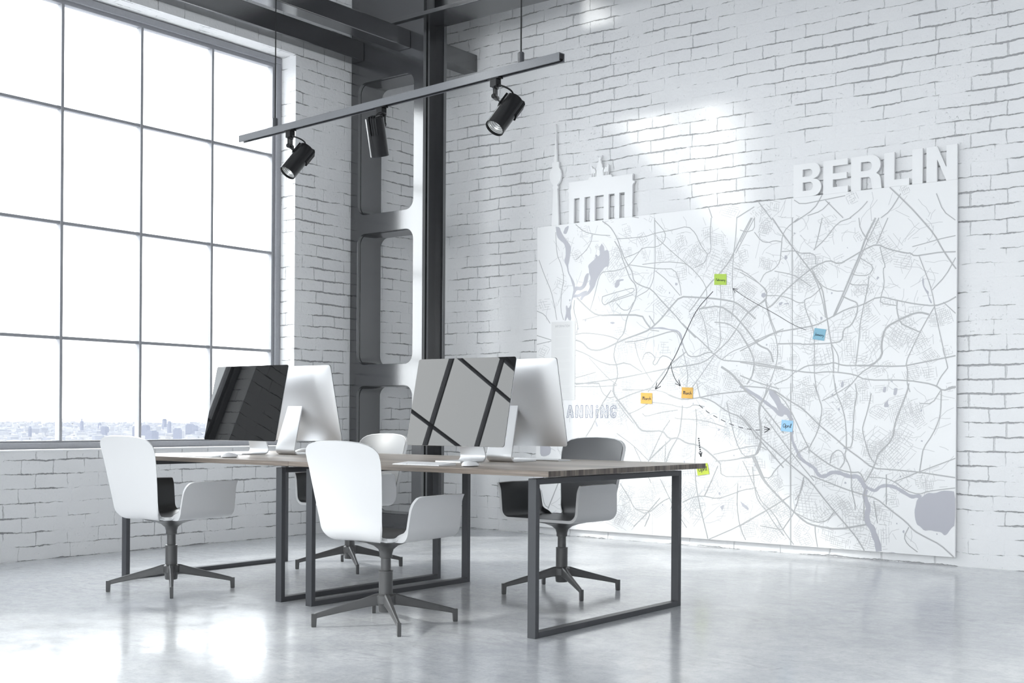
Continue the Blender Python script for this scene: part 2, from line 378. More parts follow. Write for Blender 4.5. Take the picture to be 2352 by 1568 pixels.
# ---- map data: millimetres on the board, x from its left edge
ROADS = """
2:713 2561 788 2509 831 2452 863 2396 890 2323 928 2240 970 2175 1001 2129 1012 2067 1043 2038 1105 2008 1177 1986 1298 1858 1398 1767 1457 1696 1574 1589
1:451 2558 540 2487 671 2453 789 2438
1:617 2466 606 2400 552 2332 453 2267
2:832 2390 885 2314 907 2242 949 2150 981 2077 1033 2030 1044 1942 993 1839 952 1771 927 1648 869 1597 843 1545 828 1465 860 1393 872 1304 830 1225 820 1182
1:853 2405 1010 2401 1123 2400 1204 2419 1364 2430 1501 2448 1569 2386 1608 2298 1670 2221
1:928 2249 1042 2275 1113 2318 1225 2308 1295 2346 1304 2418 1203 2523
1:1203 2540 1209 2418 1211 2175 1196 2055 1156 1979 1044 1933
1:949 2194 1094 2166 1246 2138 1390 2128 1435 2005 1446 1919
1:1094 2184 1306 2190 1483 2164 1542 2117 1629 2026 1667 1956 1668 1830 1602 1808
1:1224 2382 1365 2258 1542 2117
1:1701 2492 1693 2384 1703 2240 1670 2217 1656 2159 1561 2124
1:1916 2471 1908 2323 1890 2200 1882 2060 1883 1943 1902 1843 1875 1728
2:2035 2460 1963 2343 1899 2224 1854 2145 1770 2059 1686 1989 1582 1860 1515 1787
1:2062 2457 1981 2325 1909 2207
1:716 2149 886 2155 970 2184 1093 2315
1:600 1850 642 1965 684 2115 716 2149
3:467 1957 545 1889 632 1821 697 1800 826 1799 1091 1786 1128 1728 1169 1682
1:523 1772 697 1800
2:458 1657 546 1667 699 1648 806 1626 869 1601
3:458 1611 525 1591 591 1530 678 1518 764 1538 870 1579 953 1607 1057 1634 1159 1665 1269 1747 1348 1830 1436 1911 1563 1899 1706 1883 1828 1863 1911 1842 1985 1789 2076 1710
2:933 1577 1057 1582 1200 1611 1359 1649 1418 1638 1458 1559 1478 1507 1517 1447 1595 1445 1661 1472 1718 1475 1794 1414 1896 1403 2042 1392 2301 1345
2:459 1529 548 1500 679 1433 818 1394 955 1418 1100 1335
1:592 1462 701 1361 787 1288 862 1242
2:461 1247 701 1271 914 1295 1141 1330 1361 1365 1518 1379 1652 1401 1765 1482 1876 1578 1985 1739 2093 1808 2164 1861
1:78 2295 137 2161 207 2027 243 1896 266 1784
1:249 2513 262 2327 308 2241 337 2129 310 2002 305 1865 334 1781
1:59 1868 140 1836 198 1759
1:445 1940 434 1858 480 1738 469 1666
1:1602 1808 1650 1705 1670 1611 1690 1484
3:1602 1808 1781 1824 1893 1752 1986 1657 2059 1564 2104 1513 2193 1477 2220 1387
1:1780 2016 1790 1882 1773 1733 1793 1540 1737 1483
2:1735 1701 1848 1688 1940 1626 2023 1507 2069 1399 2061 1309 2007 1228
1:1891 2100 1974 2070 2074 1997 2164 1910 2155 1845 2192 1713 2245 1589
1:1737 1449 1634 1317 1519 1176
2:1718 1475 1613 1571 1555 1615 1457 1704
2:1152 1179 1222 1255 1331 1374 1488 1482
1:1026 1574 1068 1432 1131 1335 1192 1256
1:1459 1508 1489 1405 1509 1302 1500 1217
4:1794 1364 1878 1313 1961 1228 2007 1172
1:2104 1554 1987 1508 1877 1474 1794 1414
1:2299 1628 2166 1584 2068 1547
1:718 1951 782 1966 909 1989 1013 2005 1023 1978 940 1948 835 1927 740 1879 713 1907 718 1951
1:761 1895 856 1917 1013 1952
1:857 1890 910 1834 972 1831 1013 1891
2:1158 1778 1209 1707
1:1169 1665 1250 1653
1:1099 1432 1119 1483 1170 1491 1221 1446 1191 1403 1221 1385 1271 1462 1331 1452 1391 1407
1:61 1588 211 1611
1:60 1663 211 1620
1:1436 1919 1317 2047 1216 2123
1:461 1302 549 1319 658 1344
1:2044 2459 1990 2365 1945 2287
1:1944 2378 1999 2356 2062 2371 2062 2457
1:2413 2423 2319 2360 2284 2307 2276 2202 2268 2114 2216 2061 2145 2042 2110 1979
2:2204 2443 2284 2323 2389 2185 2476 2075 2552 1974 2595 1900 2612 1804 2638 1653 2664 1511 2681 1416 2682 1298
1:2510 2032 2561 1934 2600 1805 2621 1693
1:2062 2351 2117 2280 2170 2264 2223 2275 2276 2263
1:2281 2190 2389 2189 2424 2166 2517 2159 2547 2133 2543 2078
2:1950 1476 2104 1546 2237 1606 2393 1624 2546 1641 2671 1699 2777 1749 2882 1766 3009 1825 3142 1787 3257 1758 3393 1736 3474 1758 3536 1791
2:2174 1787 2218 1809 2296 1894 2433 1998 2535 2066 2644 2102 2718 2065 2816 2112 2896 2152 2991 2187 3078 2142 3209 2104 3225 2107 3255 2082 3353 2089 3428 2095 3531 2090
3:2982 2368 2911 2236 2872 2123 2808 1988 2752 1859 2679 1699
1:3006 2366 2928 2219 2884 2122 2821 1980 2765 1851 2692 1706
1:3069 2360 2991 2187
1:2164 1877 2261 1872 2348 1847 2409 1811 2460 1808 2460 1832 2520 1849 2595 1916
1:2460 1808 2469 1756 2529 1618 2539 1515 2536 1309 2558 1167
1:1946 2063 2029 2017 2101 1971 2164 1918 2164 1861 2138 1830 2066 1801 2003 1755
1:2151 1846 2183 1714 2237 1573 2255 1484 2247 1379 2195 1242
1:2225 2052 2365 2018 2442 1973 2511 1921
1:2510 2056 2561 1958 2612 1907 2695 1878 2752 1875
1:2872 2100 2976 2031 2937 1972 2849 1978 2808 1996
1:2937 1972 2930 1895 2899 1758 2875 1643 2868 1527 2845 1349
1:2801 1926 2817 1914 2930 1907
2:2744 1840 2801 1810 2850 1791 2858 1760 2851 1706 2811 1630 2754 1609 2746 1523 2664 1511 2564 1510 2445 1510 2428 1518 2255 1520
1:3015 2166 3031 2096 3055 2025 3036 2011 3048 1903 3025 1828 3018 1775 3135 1753
2:3292 2338 3390 2217 3442 2116 3502 2022 3535 1976
1:3240 2147 3353 2168 3427 2184 3530 2197
1:3286 2083 3324 1983 3362 1883 3385 1792 3393 1732
1:3531 2050 3466 1936 3377 1845
1:3393 1732 3348 1660 3296 1565 3252 1476 3199 1364 3215 1296 3207 1228 3231 1161
1:3393 1732 3423 1582 3454 1447 3484 1320
2:3138 1791 3135 1723 3159 1631 3228 1597 3296 1565
3:3356 1682 3296 1700 3243 1691 3151 1654 3066 1612 3042 1567 3027 1483 3036 1414 2965 1347 2861 1349
2:2395 1311 2480 1357 2548 1360 2632 1362 2681 1376 2756 1351 2861 1349 3168 1335 3283 1355 3535 1400
2:1951 1394 2221 1347 2532 1301 2624 1311 2715 1305 2837 1287 2918 1247 3207 1243 3396 1210 3456 1165 3507 1194 3540 1194
1:2664 1511 2714 1431 2723 1375 2715 1305
1:2682 1290 2699 1166
2:1952 1295 2088 1243 2266 1192
1:1949 1609 2041 1466 2069 1391 2043 1269
1:2965 1347 2878 1294 2813 1218 2765 1172
1:2395 1319 2335 1264 2292 1249 2230 1225
1:2591 2406 2559 2267 2534 2181
1:2806 2385 2708 2363 2609 2246 2526 2182
1:2862 2380 2871 2302 2928 2219
1:3452 1759 3533 1681
1:2362 2428 2364 2026 2370 1169
1:3484 1320 3433 1255 3411 1203
3:830 1252 830 1163 915 1074 1020 960 1083 881 1154 869 1285 879 1345 815 1424 825 1503 783 1580 776 1657 744 1733 687 1771 654 1790 638
2:809 1199 703 1065 639 922 564 821
1:691 1254 724 1173 788 1132 841 1145
1:450 1230 702 1227 862 1234
2:852 1110 1019 1170 1152 1204 1223 1221
1:914 1198 1213 1195 1303 1177 1363 1142 1461 1116
2:1333 1159 1461 1116 1606 1132 1730 1156 1897 1172 1998 1179
2:1616 1132 1711 1114 1852 1022 1954 989 2036 907 2091 826
1:1193 1099 1353 1082 1442 1060 1520 1056 1559 1081 1655 1064
1:978 1008 1081 1047 1153 1091
1:1102 1012 1133 986 1274 1021 1423 1039
1:873 1092 958 994 1021 933
1:1394 979 1423 970 1579 967 1712 946 1844 906
2:1462 1073 1453 962 1434 842 1356 729 1317 625
1:1354 961 1285 875 1166 647
1:1578 1047 1588 963 1580 785 1572 632 1582 480 1612 329 1661 163 1690 63
1:1733 703 1891 740 2028 768 2109 777 2172 746
2:1752 654 1901 666 2047 702 2092 712 2127 778 2117 908 2107 1047 2160 1153 2204 1234
3:2074 695 2119 598 2165 502 2308 370
1:1790 638 1800 538 1993 545 2137 566
2:2091 843 2306 620
2:1365 815 1256 727 1156 638
1:864 852 1022 758 1156 647
1:1307 608 1316 797
1:899 454 973 360 1036 258 1149 220 1289 331 1359 360
1:1467 330 1544 368 1640 389 1764 369 1884 408 1976 445 2093 466
1:1027 117 1159 238 1269 356
1:1700 56 1941 171 2077 253 2175 307 2308 386
1:1939 493 1931 377 1941 245 1969 139 2006 76
1:2056 621 2075 457 2103 368 2175 299 2228 220 2310 128
1:1659 390 1716 502 1771 621
2:1989 1187 2089 1113 2152 1047 2305 870
2:187 215 255 357 299 450
1:1586 1242 1616 1132
1:1842 1097 1862 1006 1918 807 1983 693 2065 703
1:1268 503 1409 259 1507 137
1:1359 265 1466 493 1407 533
1:1129 123 1189 248 1036 258
1:1188 465 1022 758
2:450 1257 691 1254
1:117 369 152 241 198 225
2:1952 1219 2205 1197 2334 1114 2450 1051 2584 926 2688 848 2781 770 2881 703 2971 636 3095 631 3294 620 3428 603 3542 590
2:2175 1234 2156 1143 2106 1070 2106 996 2127 932 2128 831 2088 720 2058 691 1956 680
1:2535 1230 2564 1149 2598 1060 2593 998 2566 882 2500 765 2500 729
1:2225 1170 2304 1115 2364 1024 2403 952 2442 871 2500 765
1:2695 1227 2704 1157 2742 1077 2770 981 2780 875 2781 770 2767 717 2800 657 2818 596 2819 482 2847 387 2847 344
1:2842 1225 2856 1147 2838 1068 2830 937 2822 780 2781 775
2:2500 756 2586 695 2671 644 2754 612 2827 601 2882 607 2918 538
2:1954 1005 2107 849 2258 724 2405 610 2511 532 2644 378 2756 260 2858 152 2917 61
1:2157 987 2287 824 2414 673 2540 534
3:2058 691 2099 610 2140 528 2240 432 2359 328 2475 235 2551 213 2720 196 2929 244
1:1977 662 2018 589 2090 444 2131 363 2231 285 2301 171 2389 68
2:2521 569 2643 528 2783 481 2901 451 2999 429 3097 356 3210 277 3262 221 3339 184 3440 140 3531 63
2:2918 538 2971 627 3002 706 3006 732 3111 837 3128 957 3179 1085 3213 1170 3222 1220
1:3442 1176 3438 1025 3426 967 3385 874 3322 781 3310 696 3298 620
2:3349 1219 3408 1201 3450 1167 3538 1191
1:3122 546 3294 620 3541 719
1:2959 1155 2933 1033 2898 920 2898 894 2917 816 2944 730 2971 687 3007 663
1:2463 549 2445 458 2397 389
1:2551 213 2552 160 2571 63
1:1959 178 2181 310 2358 419
1:2301 171 2398 312 2463 558
1:3069 596 3070 389
1:2954 574 3069 570 3131 546 3209 490 3295 468 3354 491 3446 508 3542 522
1:2911 269 2910 460 2928 504
1:3009 257 2982 411
1:2500 783 2395 718 2443 674
1:3299 1084 3380 1080 3442 1176
1:2597 1104 2695 1148 2823 1226
1:3228 244 3194 174 3220 125 3289 79
1:2140 547 2200 540 2239 605 2375 726
1:2357 1232 2365 58
1:2661 662 2670 724 2716 760 2753 743 2772 682 2736 629
1:2122 188 2262 173 2301 171
1:2388 303 2551 235 2645 254 2691 318
2:3081 2572 3159 2487 3252 2387 3358 2257
1:2589 2572 2531 2475 2378 2394
1:3159 2517 3082 2404 3020 2364
1:2095 2584 2203 2427
1:1680 2569 1709 2491
1:2376 2555 2428 2517 2597 2531 2762 2545
1:2614 2529 2747 2390
1:2924 2489 2876 2440 2796 2386
1:2059 2539 1914 2471
1:996 2577 1058 2554
1:3401 2491 3447 2367 3528 2300
1:2480 2432 2581 2454 2647 2510
"""
WATER = """
249 2559 289 2551 306 2508 340 2459 391 2404 408 2371 397 2308 387 2254 378 2227 385 2172 416 2124 441 2086 450 2044 444 1985 411 1923 412 1878 401 1851 413 1773 385 1778 373 1806 357 1772 343 1776 362 1844 356 1890 367 1903 381 1870 406 1905 424 1986 435 2031 410 2097 401 2125 374 2172 364 2219 336 2267 353 2307 352 2366 335 2413 295 2440 261 2475
345 2541 382 2558 379 2529 357 2485 323 2497
709 2380 734 2349 731 2318 768 2328 785 2286 780 2189 743 2191 711 2158 684 2124 658 2081 642 2037 620 2011 588 1977 538 1962 517 1931 495 1941 522 1981 577 2000 598 2039 587 2067 603 2111 586 2149 586 2176 575 2213 607 2237 651 2266 645 2293 661 2296 672 2277 694 2294 683 2348
586 2149 576 2095 554 2042 511 2013 466 2020 444 1985 424 1977 439 2031 449 2051 510 2043 532 2080 543 2124 564 2150
444 1985 478 1983 533 2007 576 2009 544 1979 500 1964 467 1961 428 1959
855 2077 918 2082 921 2068 882 2066 882 2035 856 2013 835 2020 836 2047
1394 2020 1408 2019 1412 2006 1401 1997 1390 2006
2124 1896 2151 1899 2160 1878 2142 1861 2124 1871
794 1742 821 1745 842 1736 821 1725 796 1733
2305 2160 2320 2162 2327 2142 2316 2128 2301 2134
2124 1892 2142 1901 2155 1886 2151 1866 2133 1863 2119 1876
2748 1242 2760 1238 2757 1199 2736 1197 2740 1227
3049 1200 3068 1198 3057 1163 3040 1163
3124 1190 3146 1189 3140 1162 3121 1162
2581 1701 2596 1702 2598 1683 2584 1678
2261 1819 2292 1826 2283 1802 2262 1799
2301 1813 2340 1815 2340 1805 2305 1805
3313 1939 3321 1916 3321 1878 3340 1847 3355 1835 3351 1809 3366 1782 3378 1757 3367 1756 3355 1783 3346 1817 3331 1840 3313 1879 3308 1909
1952 1237 2061 1170 2125 1137 2169 1080 2223 1055 2267 1015 2258 999 2196 1063 2138 1121 2034 1183 1943 1237
2191 1177 2213 1173 2249 1120 2284 1079 2303 1087 2304 1015 2285 991 2258 999 2267 1023 2240 1088 2187 1153
661 949 683 913 674 899 659 926
102 741 183 751 217 724 206 669 149 649 103 657
1958 362 2031 316 2022 297 1981 322
1792 312 1829 331 1811 280
3299 451 3316 450 3354 483 3404 481 3454 501 3504 502 3542 497 3544 275 3513 253 3485 210 3468 202 3447 224 3406 226 3372 232 3334 225 3305 253 3283 264 3270 306 3266 357 3276 399 3280 425
3048 1197 3067 1198 3061 1158 3041 1163
3120 1186 3146 1189 3136 1138 3114 1141
3053 1085 3088 1115 3075 1094 3088 1059 3049 1058
3086 60 3116 66 3142 62 3116 56
1969 341 2030 312 2025 295 1979 323
"""
RIVERS = """
20 30:1952 1219 2014 1181 2085 1143 2146 1106 2196 1069 2246 1037 2266 1010 2286 1001 2305 1022 2334 1015 2359 983 2366 961
35 30:2187 1170 2220 1174 2245 1133 2275 1078 2300 1056 2334 1033 2359 997
18 32:2374 889 2367 843 2380 798 2404 754 2434 700 2463 670 2511 644 2549 619 2563 588 2596 564 2634 572 2671 598 2727 600 2773 581 2819 572 2864 578 2891 546 2919 504 2926 487
30 45:2926 487 2914 443 2933 392 2946 358 2933 313 2938 253 2974 221 2988 170 3010 128 3020 64
20 26:2928 504 2963 488 2990 479 3026 512 3078 523 3131 512 3183 484 3244 449 3286 459 3312 450
12 12:1169 1678 1269 1678 1359 1657 1428 1646 1458 1585 1449 1534
"""
GRIDS = """
529 2497 58 8 12 -36 4 6
464 2293 47 10 21 -49 6 5
309 2076 61 -27 -19 -32 4 6
139 1919 80 5 8 -42 4 6
854 2299 46 -14 -16 -50 6 4
947 2468 35 5 15 -48 6 4
1092 2385 26 -40 -35 -14 4 5
969 2290 26 -6 -7 -34 5 3
1443 2338 42 6 18 -59 6 4
1570 2268 67 26 23 -39 5 8
1664 2386 46 5 9 -38 4 5
1750 2320 92 -25 -10 -44 6 11
2152 2392 52 -15 -12 -51 7 7
1255 2250 30 1 8 -48 6 3
1350 2229 49 -2 2 -39 3 4
1114 2252 19 4 19 -51 9 3
1445 2090 67 8 13 -51 6 7
1493 2189 45 -36 -25 -24 4 5
1844 2204 56 -33 -14 -21 3 8
1946 2146 35 16 23 -37 5 4
2153 2114 48 -13 -9 -39 6 6
1993 1928 67 -46 -31 -39 7 10
2057 1834 78 -45 -18 -27 4 10
1267 1981 37 -25 -17 -20 3 4
1278 1842 64 -58 -42 -35 5 8
1418 1775 35 -32 -31 -26 5 6
1573 1742 24 -38 -50 -23 7 6
1707 1761 75 2 4 -42 5 8
1827 1930 74 -4 0 -50 7 9
1847 1771 64 -11 -10 -65 10 9
1957 1807 52 30 32 -42 7 8
1660 1637 47 -31 -30 -37 6 6
1755 1574 62 -22 -17 -43 6 8
1895 1578 48 -27 -46 -70 11 7
2024 1433 63 -10 -6 -41 6 8
749 1369 57 11 13 -44 7 8
548 1409 45 -27 -25 -29 4 5
1301 1513 55 -2 0 -52 5 5
1006 1539 72 1 3 -44 5 7
1140 1474 51 -1 0 -35 4 5
1576 1386 86 -9 -4 -42 6 11
1710 1316 80 -27 -22 -55 8 10
1897 1279 81 12 12 -57 9 11
2150 1348 75 23 25 -62 9 10
2238 1468 53 -2 0 -57 7 6
708 1764 32 -2 -1 -40 5 3
879 1668 68 3 3 -27 3 7
1070 1266 71 -6 -3 -35 4 8
1332 1279 107 -18 -8 -42 6 12
945 1241 73 -6 -3 -35 4 8
131 1530 42 -17 -24 -41 5 4
615 1290 64 8 8 -36 5 8
802 2125 53 -1 2 -22 3 6
682 2357 28 -16 -13 -18 4 4
2143 2360 39 -13 -11 -38 6 5
2642 2315 20 4 18 -54 7 2
2999 2282 26 8 30 -74 10 4
2951 2233 28 12 19 -36 5 4
2863 2248 26 15 19 -27 4 4
2154 2098 48 -13 -10 -43 6 6
1973 2194 35 6 14 -49 6 4
2424 2062 28 -20 -39 -50 7 4
2475 2146 42 -3 0 -24 2 4
2594 2042 32 -28 -21 -23 4 5
2912 2089 38 18 28 -49 6 5
3055 2078 34 15 13 -25 4 5
2425 1942 25 3 11 -56 10 4
2217 1947 53 -3 0 -49 5 5
2528 1896 34 13 11 -22 3 5
2874 1875 60 17 11 -30 3 7
2954 1871 26 8 12 -33 4 3
2786 1701 49 25 25 -42 5 6
2931 1733 24 1 4 -46 5 3
3072 1779 53 10 7 -26 3 6
2305 1789 47 18 15 -30 4 6
3250 1717 53 2 2 -23 3 6
3460 1669 41 13 20 -57 9 7
3393 1643 45 -2 0 -45 8 8
3205 1629 53 7 7 -38 4 6
2418 1687 30 -1 0 -36 5 4
2796 1475 49 0 4 -101 13 6
3159 1532 58 -23 -16 -42 7 9
3297 1497 65 35 34 -60 10 11
3373 1405 45 25 23 -39 8 9
3253 1288 67 13 10 -44 7 10
2640 1448 32 6 11 -46 5 4
2377 1400 43 -1 0 -40 6 6
2132 1406 70 -15 -13 -56 10 11
2274 1322 41 13 18 -46 6 5
3005 1300 44 15 11 -29 4 7
3358 1286 51 8 8 -44 5 6
3075 1344 44 15 11 -29 4 7
2908 1557 32 -1 0 -39 4 3
3004 1499 23 5 10 -37 5 3
2020 1935 52 -36 -26 -32 6 8
2004 1640 39 -22 -32 -49 7 5
2781 1234 55 11 7 -31 4 8
2902 1217 45 15 14 -36 6 7
3021 1184 47 4 2 -23 3 7
2447 1230 61 26 15 -29 4 8
2133 1267 54 -29 -22 -35 6 8
3483 1431 29 4 7 -37 5 4
1019 1170 81 -15 -10 -43 6 9
1132 1152 51 2 4 -52 9 7
1323 1211 78 -13 -7 -34 4 9
1500 1192 58 -1 0 -43 6 7
1711 1190 68 -29 -20 -38 6 9
1879 1205 53 -13 -9 -32 4 7
916 1030 52 -30 -36 -44 6 6
1123 916 91 3 4 -78 11 11
1264 1039 80 2 3 -69 10 10
1354 1022 57 13 16 -50 7 7
1205 830 70 -4 -6 -61 9 9
1084 759 65 -25 -34 -64 10 9
1335 884 45 34 38 -39 5 5
1502 868 58 5 6 -59 8 7
1316 711 35 -51 -52 -27 8 9
1226 709 60 3 3 -69 10 8
1503 715 39 1 0 -51 5 4
1524 563 96 7 3 -51 5 9
1656 938 66 3 2 -34 4 8
1853 873 27 4 7 -41 6 4
1916 1089 53 -33 -37 -47 8 8
2036 990 52 -33 -41 -54 9 8
2170 958 51 -32 -35 -47 7 7
2001 726 54 -6 -6 -41 5 5
2110 647 45 1 0 -49 5 5
1258 442 89 14 9 -51 9 13
1148 376 73 32 30 -54 10 11
1077 216 79 -14 -16 -52 8 10
973 298 52 4 3 -61 9 6
1250 268 57 37 35 -41 8 9
952 368 54 -24 -31 -47 7 7
1603 328 57 7 4 -34 4 5
1716 460 56 9 7 -41 4 5
1838 439 37 3 1 -25 3 4
1584 251 48 -1 -4 -42 4 4
2121 394 54 -26 -27 -44 5 6
2226 504 43 -26 -35 -48 8 7
2050 202 53 -7 -7 -33 4 7
1525 427 53 -19 -24 -47 7 7
2158 184 62 -1 -4 -41 6 8
1408 405 51 28 35 -50 9 8
1429 183 55 21 20 -47 7 7
789 949 43 26 37 -43 7 6
710 170 97 43 18 -31 4 10
880 161 59 -15 -18 -43 6 7
2264 182 41 -11 -18 -47 6 5
2421 1123 76 -13 -8 -44 6 9
2507 1158 55 13 15 -52 7 7
2806 1112 46 0 0 -53 7 6
2914 1138 54 0 0 -52 6 6
2807 1007 36 0 0 -53 7 4
3013 1016 54 -30 -22 -37 6 9
3162 1034 73 26 33 -88 14 11
3257 1000 42 29 54 -76 14 8
3137 863 52 5 4 -42 6 7
3274 1051 41 11 16 -57 8 6
2547 935 35 23 33 -43 8 6
2650 998 42 -3 -5 -53 5 4
2871 859 42 -14 -14 -37 5 6
2989 740 78 -14 -16 -77 10 10
3015 775 48 23 23 -46 8 8
2944 765 44 -3 -4 -43 6 6
2471 773 43 -18 -16 -33 4 6
2548 676 51 24 16 -32 4 7
2632 847 19 13 19 -25 3 2
2287 742 48 32 28 -37 5 5
2219 695 24 4 6 -36 6 4
2038 617 51 -3 -3 -37 4 5
2259 505 36 17 25 -48 6 4
2059 498 50 -6 -8 -46 5 5
2426 439 35 17 21 -40 6 4
2483 514 27 10 17 -41 6 3
2211 357 68 40 40 -61 9 9
2300 298 51 30 30 -46 7 7
2598 296 49 29 28 -45 6 6
2691 380 49 42 48 -52 9 8
2774 384 39 24 28 -44 6 5
2774 340 47 29 28 -44 7 7
2662 520 55 7 2 -22 3 7
2963 583 44 1 0 -26 3 6
3303 561 34 4 4 -50 7 4
3353 538 42 7 6 -41 6 6
3096 442 38 -8 -8 -29 4 5
3123 401 34 6 4 -25 3 4
3053 311 60 -9 -12 -60 8 8
2991 360 35 -1 -5 -61 8 4
2865 467 54 7 3 -35 4 5
2021 145 61 9 5 -46 6 7
2193 110 63 -23 -21 -43 6 8
2282 143 34 20 30 -45 7 4
2437 170 42 -20 -29 -49 8 6
2476 101 54 22 17 -41 6 7
2646 165 70 -20 -16 -43 6 9
2721 108 89 -17 -9 -35 5 12
2975 134 35 -5 -11 -52 7 4
3054 165 35 4 5 -85 9 4
2894 120 52 -10 -14 -51 6 6
3217 609 50 15 7 -24 3 5
2057 821 60 6 7 -64 8 7
2016 940 50 -31 -35 -46 8 8
2004 1116 42 -27 -35 -45 8 6
2128 757 50 1 0 -28 3 5
2000 310 39 12 11 -35 4 4
3499 1192 24 4 4 -25 2 2
765 2564 62 7 7 -25 3 6
1858 2526 71 -24 -12 -39 5 8
2220 2522 52 -15 -9 -39 5 6
2811 2524 36 14 19 -36 5 5
3190 2544 34 14 15 -28 4 6
2113 2501 62 26 18 -30 4 8
2632 2386 62 16 8 -21 2 7
1140 2546 53 -31 -12 -17 2 6
"""
SUN, SKY, EXPO = 0.36, 1.0, 2.9
# ------------------------------------------------------------------ setting
XA, YB, YS, XE, ZC = -7.52, 8.222, -6.0, 5.5, 7.0
TH = .36
mb = MB(); mb.box((XA-TH, YS-TH, -.2), (XE+TH, YB+TH, 0)); tag(mb.build('floor', M['floor']), kind='structure')
mb = MB(); mb.box((XA-TH, YS-TH, ZC), (XE+TH, YB+TH, ZC+.2)); tag(mb.build('ceiling', M['plaster']), kind='structure')
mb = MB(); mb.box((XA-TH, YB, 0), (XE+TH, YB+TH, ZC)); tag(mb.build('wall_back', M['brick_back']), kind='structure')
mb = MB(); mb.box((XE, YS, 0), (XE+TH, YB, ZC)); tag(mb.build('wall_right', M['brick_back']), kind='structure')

def wall_cells(mb, lo, hi, holes, put):
    """wall rectangle minus openings, cut into boxes; holes: (u0,v0,u1,v1)"""
    us = sorted({lo[0], hi[0], *[h[0] for h in holes], *[h[2] for h in holes]})
    for a, b in zip(us, us[1:]):
        m = (a+b)/2
        hs = sorted([(h[1], h[3]) for h in holes if h[0] < m < h[2]])
        z = lo[1]
        for p, q in hs:
            put(a, z, b, p); z = q
        put(a, z, b, hi[1])
LEFT = [(3.42, .723, 6.735, 3.922), (-2.0, .723, 1.43, 3.922), (5.0, 5.13, 6.7, 6.35), (-2.6, 5.13, .95, 6.5), (-5.4, .723, -2.6, 3.922)]
mb = MB()
wall_cells(mb, (YS-TH, 0), (YB, ZC), LEFT, lambda a, p, b, q: mb.box((XA-TH, a, p), (XA, b, q)))
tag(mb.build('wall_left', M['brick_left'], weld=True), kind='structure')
SOUTH_FILL = [(-6.6, .7, -3.4, 4.6), (-2.6, .7, .6, 4.6), (1.4, .7, 4.6, 4.6)]  # unseen openings behind the camera, added to fill the room with frontal light
mb = MB()
wall_cells(mb, (XA, 0), (XE+TH, ZC), SOUTH_FILL, lambda a, p, b, q: mb.box((a, YS-TH, p), (b, YS, q)))
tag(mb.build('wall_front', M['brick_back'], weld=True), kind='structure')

def window(n, to3, u0, v0, u1, v1, us, vs, depth=0.0):
    """to3(u, d, v): d = distance outwards from the room face of the frame"""
    def bx(mb, a, b): 
        p = to3(a[0], a[1], a[2]); q = to3(b[0], b[1], b[2])
        mb.box(tuple(min(x, y) for x, y in zip(p, q)), tuple(max(x, y) for x, y in zip(p, q)))
    w = .052
    mb = MB()
    bx(mb, (u0, 0, v0), (u1, .09, v0+w*.8)); bx(mb, (u0, 0, v1-w), (u1, .09, v1))
    bx(mb, (u0, 0, v0+w*.8), (u0+w, .09, v1-w)); bx(mb, (u1-w, 0, v0+w*.8), (u1, .09, v1-w))
    win = tag(mb.build('window_%d' % n, M['frame'], bevel=.003), kind='structure')
    # inner bead around the glass
    mb = MB(); e = .028
    a0, b0, a1, b1 = u0+w, v0+w*.8, u1-w, v1-w
    bx(mb, (a0, .022, b0), (a1, .08, b0+e*.5)); bx(mb, (a0, .022, b1-e), (a1, .08, b1))
    bx(mb, (a0, .022, b0+e*.5), (a0+e, .08, b1-e)); bx(mb, (a1-e, .022, b0+e*.5), (a1, .08, b1-e))
    mb.build('glazing_bead', M['frame'], win)
    for u in us:
        mb = MB(); bx(mb, (u-.011, .02, b0+e*.5), (u+.011, .075, b1-e)); mb.build('mullion', M['frame'], win, bevel=.002)
    for v in vs:
        mb = MB(); bx(mb, (a0+e*.3, .026, v-.011), (a1-e*.3, .07, v+.011)); mb.build('transom', M['frame'], win, bevel=.002)
    mb = MB(); bx(mb, (a0+.01, .048, b0+.005), (a1-.01, .052, b1-.01)); mb.build('glass_pane', M['glass'], win)
    return win
toL = lambda u, d, v: (-7.69-d, u, v)
w1 = window(1, toL, 3.42, .735, 6.735, 3.915, [6.052-.646*k for k in range(4)], [1.508, 2.31, 3.11])
window(2, toL, -2.0, .735, 1.43, 3.915, [.74-.77*k for k in range(4)], [1.10, 1.90, 2.70, 3.50])
window(3, toL, 5.0, 5.14, 6.7, 6.35, [5.57, 6.13], [])
window(4, toL, -2.6, 5.14, .95, 6.5, [-1.9+.56*k for k in range(5)], [])
window(5, toL, -5.4, .735, -2.6, 3.915, [-3.24-.646*k for k in range(4)], [1.508, 2.31, 3.11])
toS = lambda u, d, v: (u, YS-.17-d, v)
for k, h in enumerate(SOUTH_FILL): window(6+k, toS, h[0], h[1]+.01, h[2], h[3], [h[0]+.8, h[0]+1.6, h[0]+2.4], [1.7, 2.7, 3.7])  # added windows, out of view, for fill light on the map wall
# white sill boards
for k, (a, b) in enumerate(((3.42, 6.735), (-2.0, 1.43), (-5.4, -2.6))):
    mb = MB(); mb.box((-7.70, a, .7235), (XA+.004, b, .7345)); tag(mb.build('trim_%d' % (k+1), M['sill']), kind='structure')

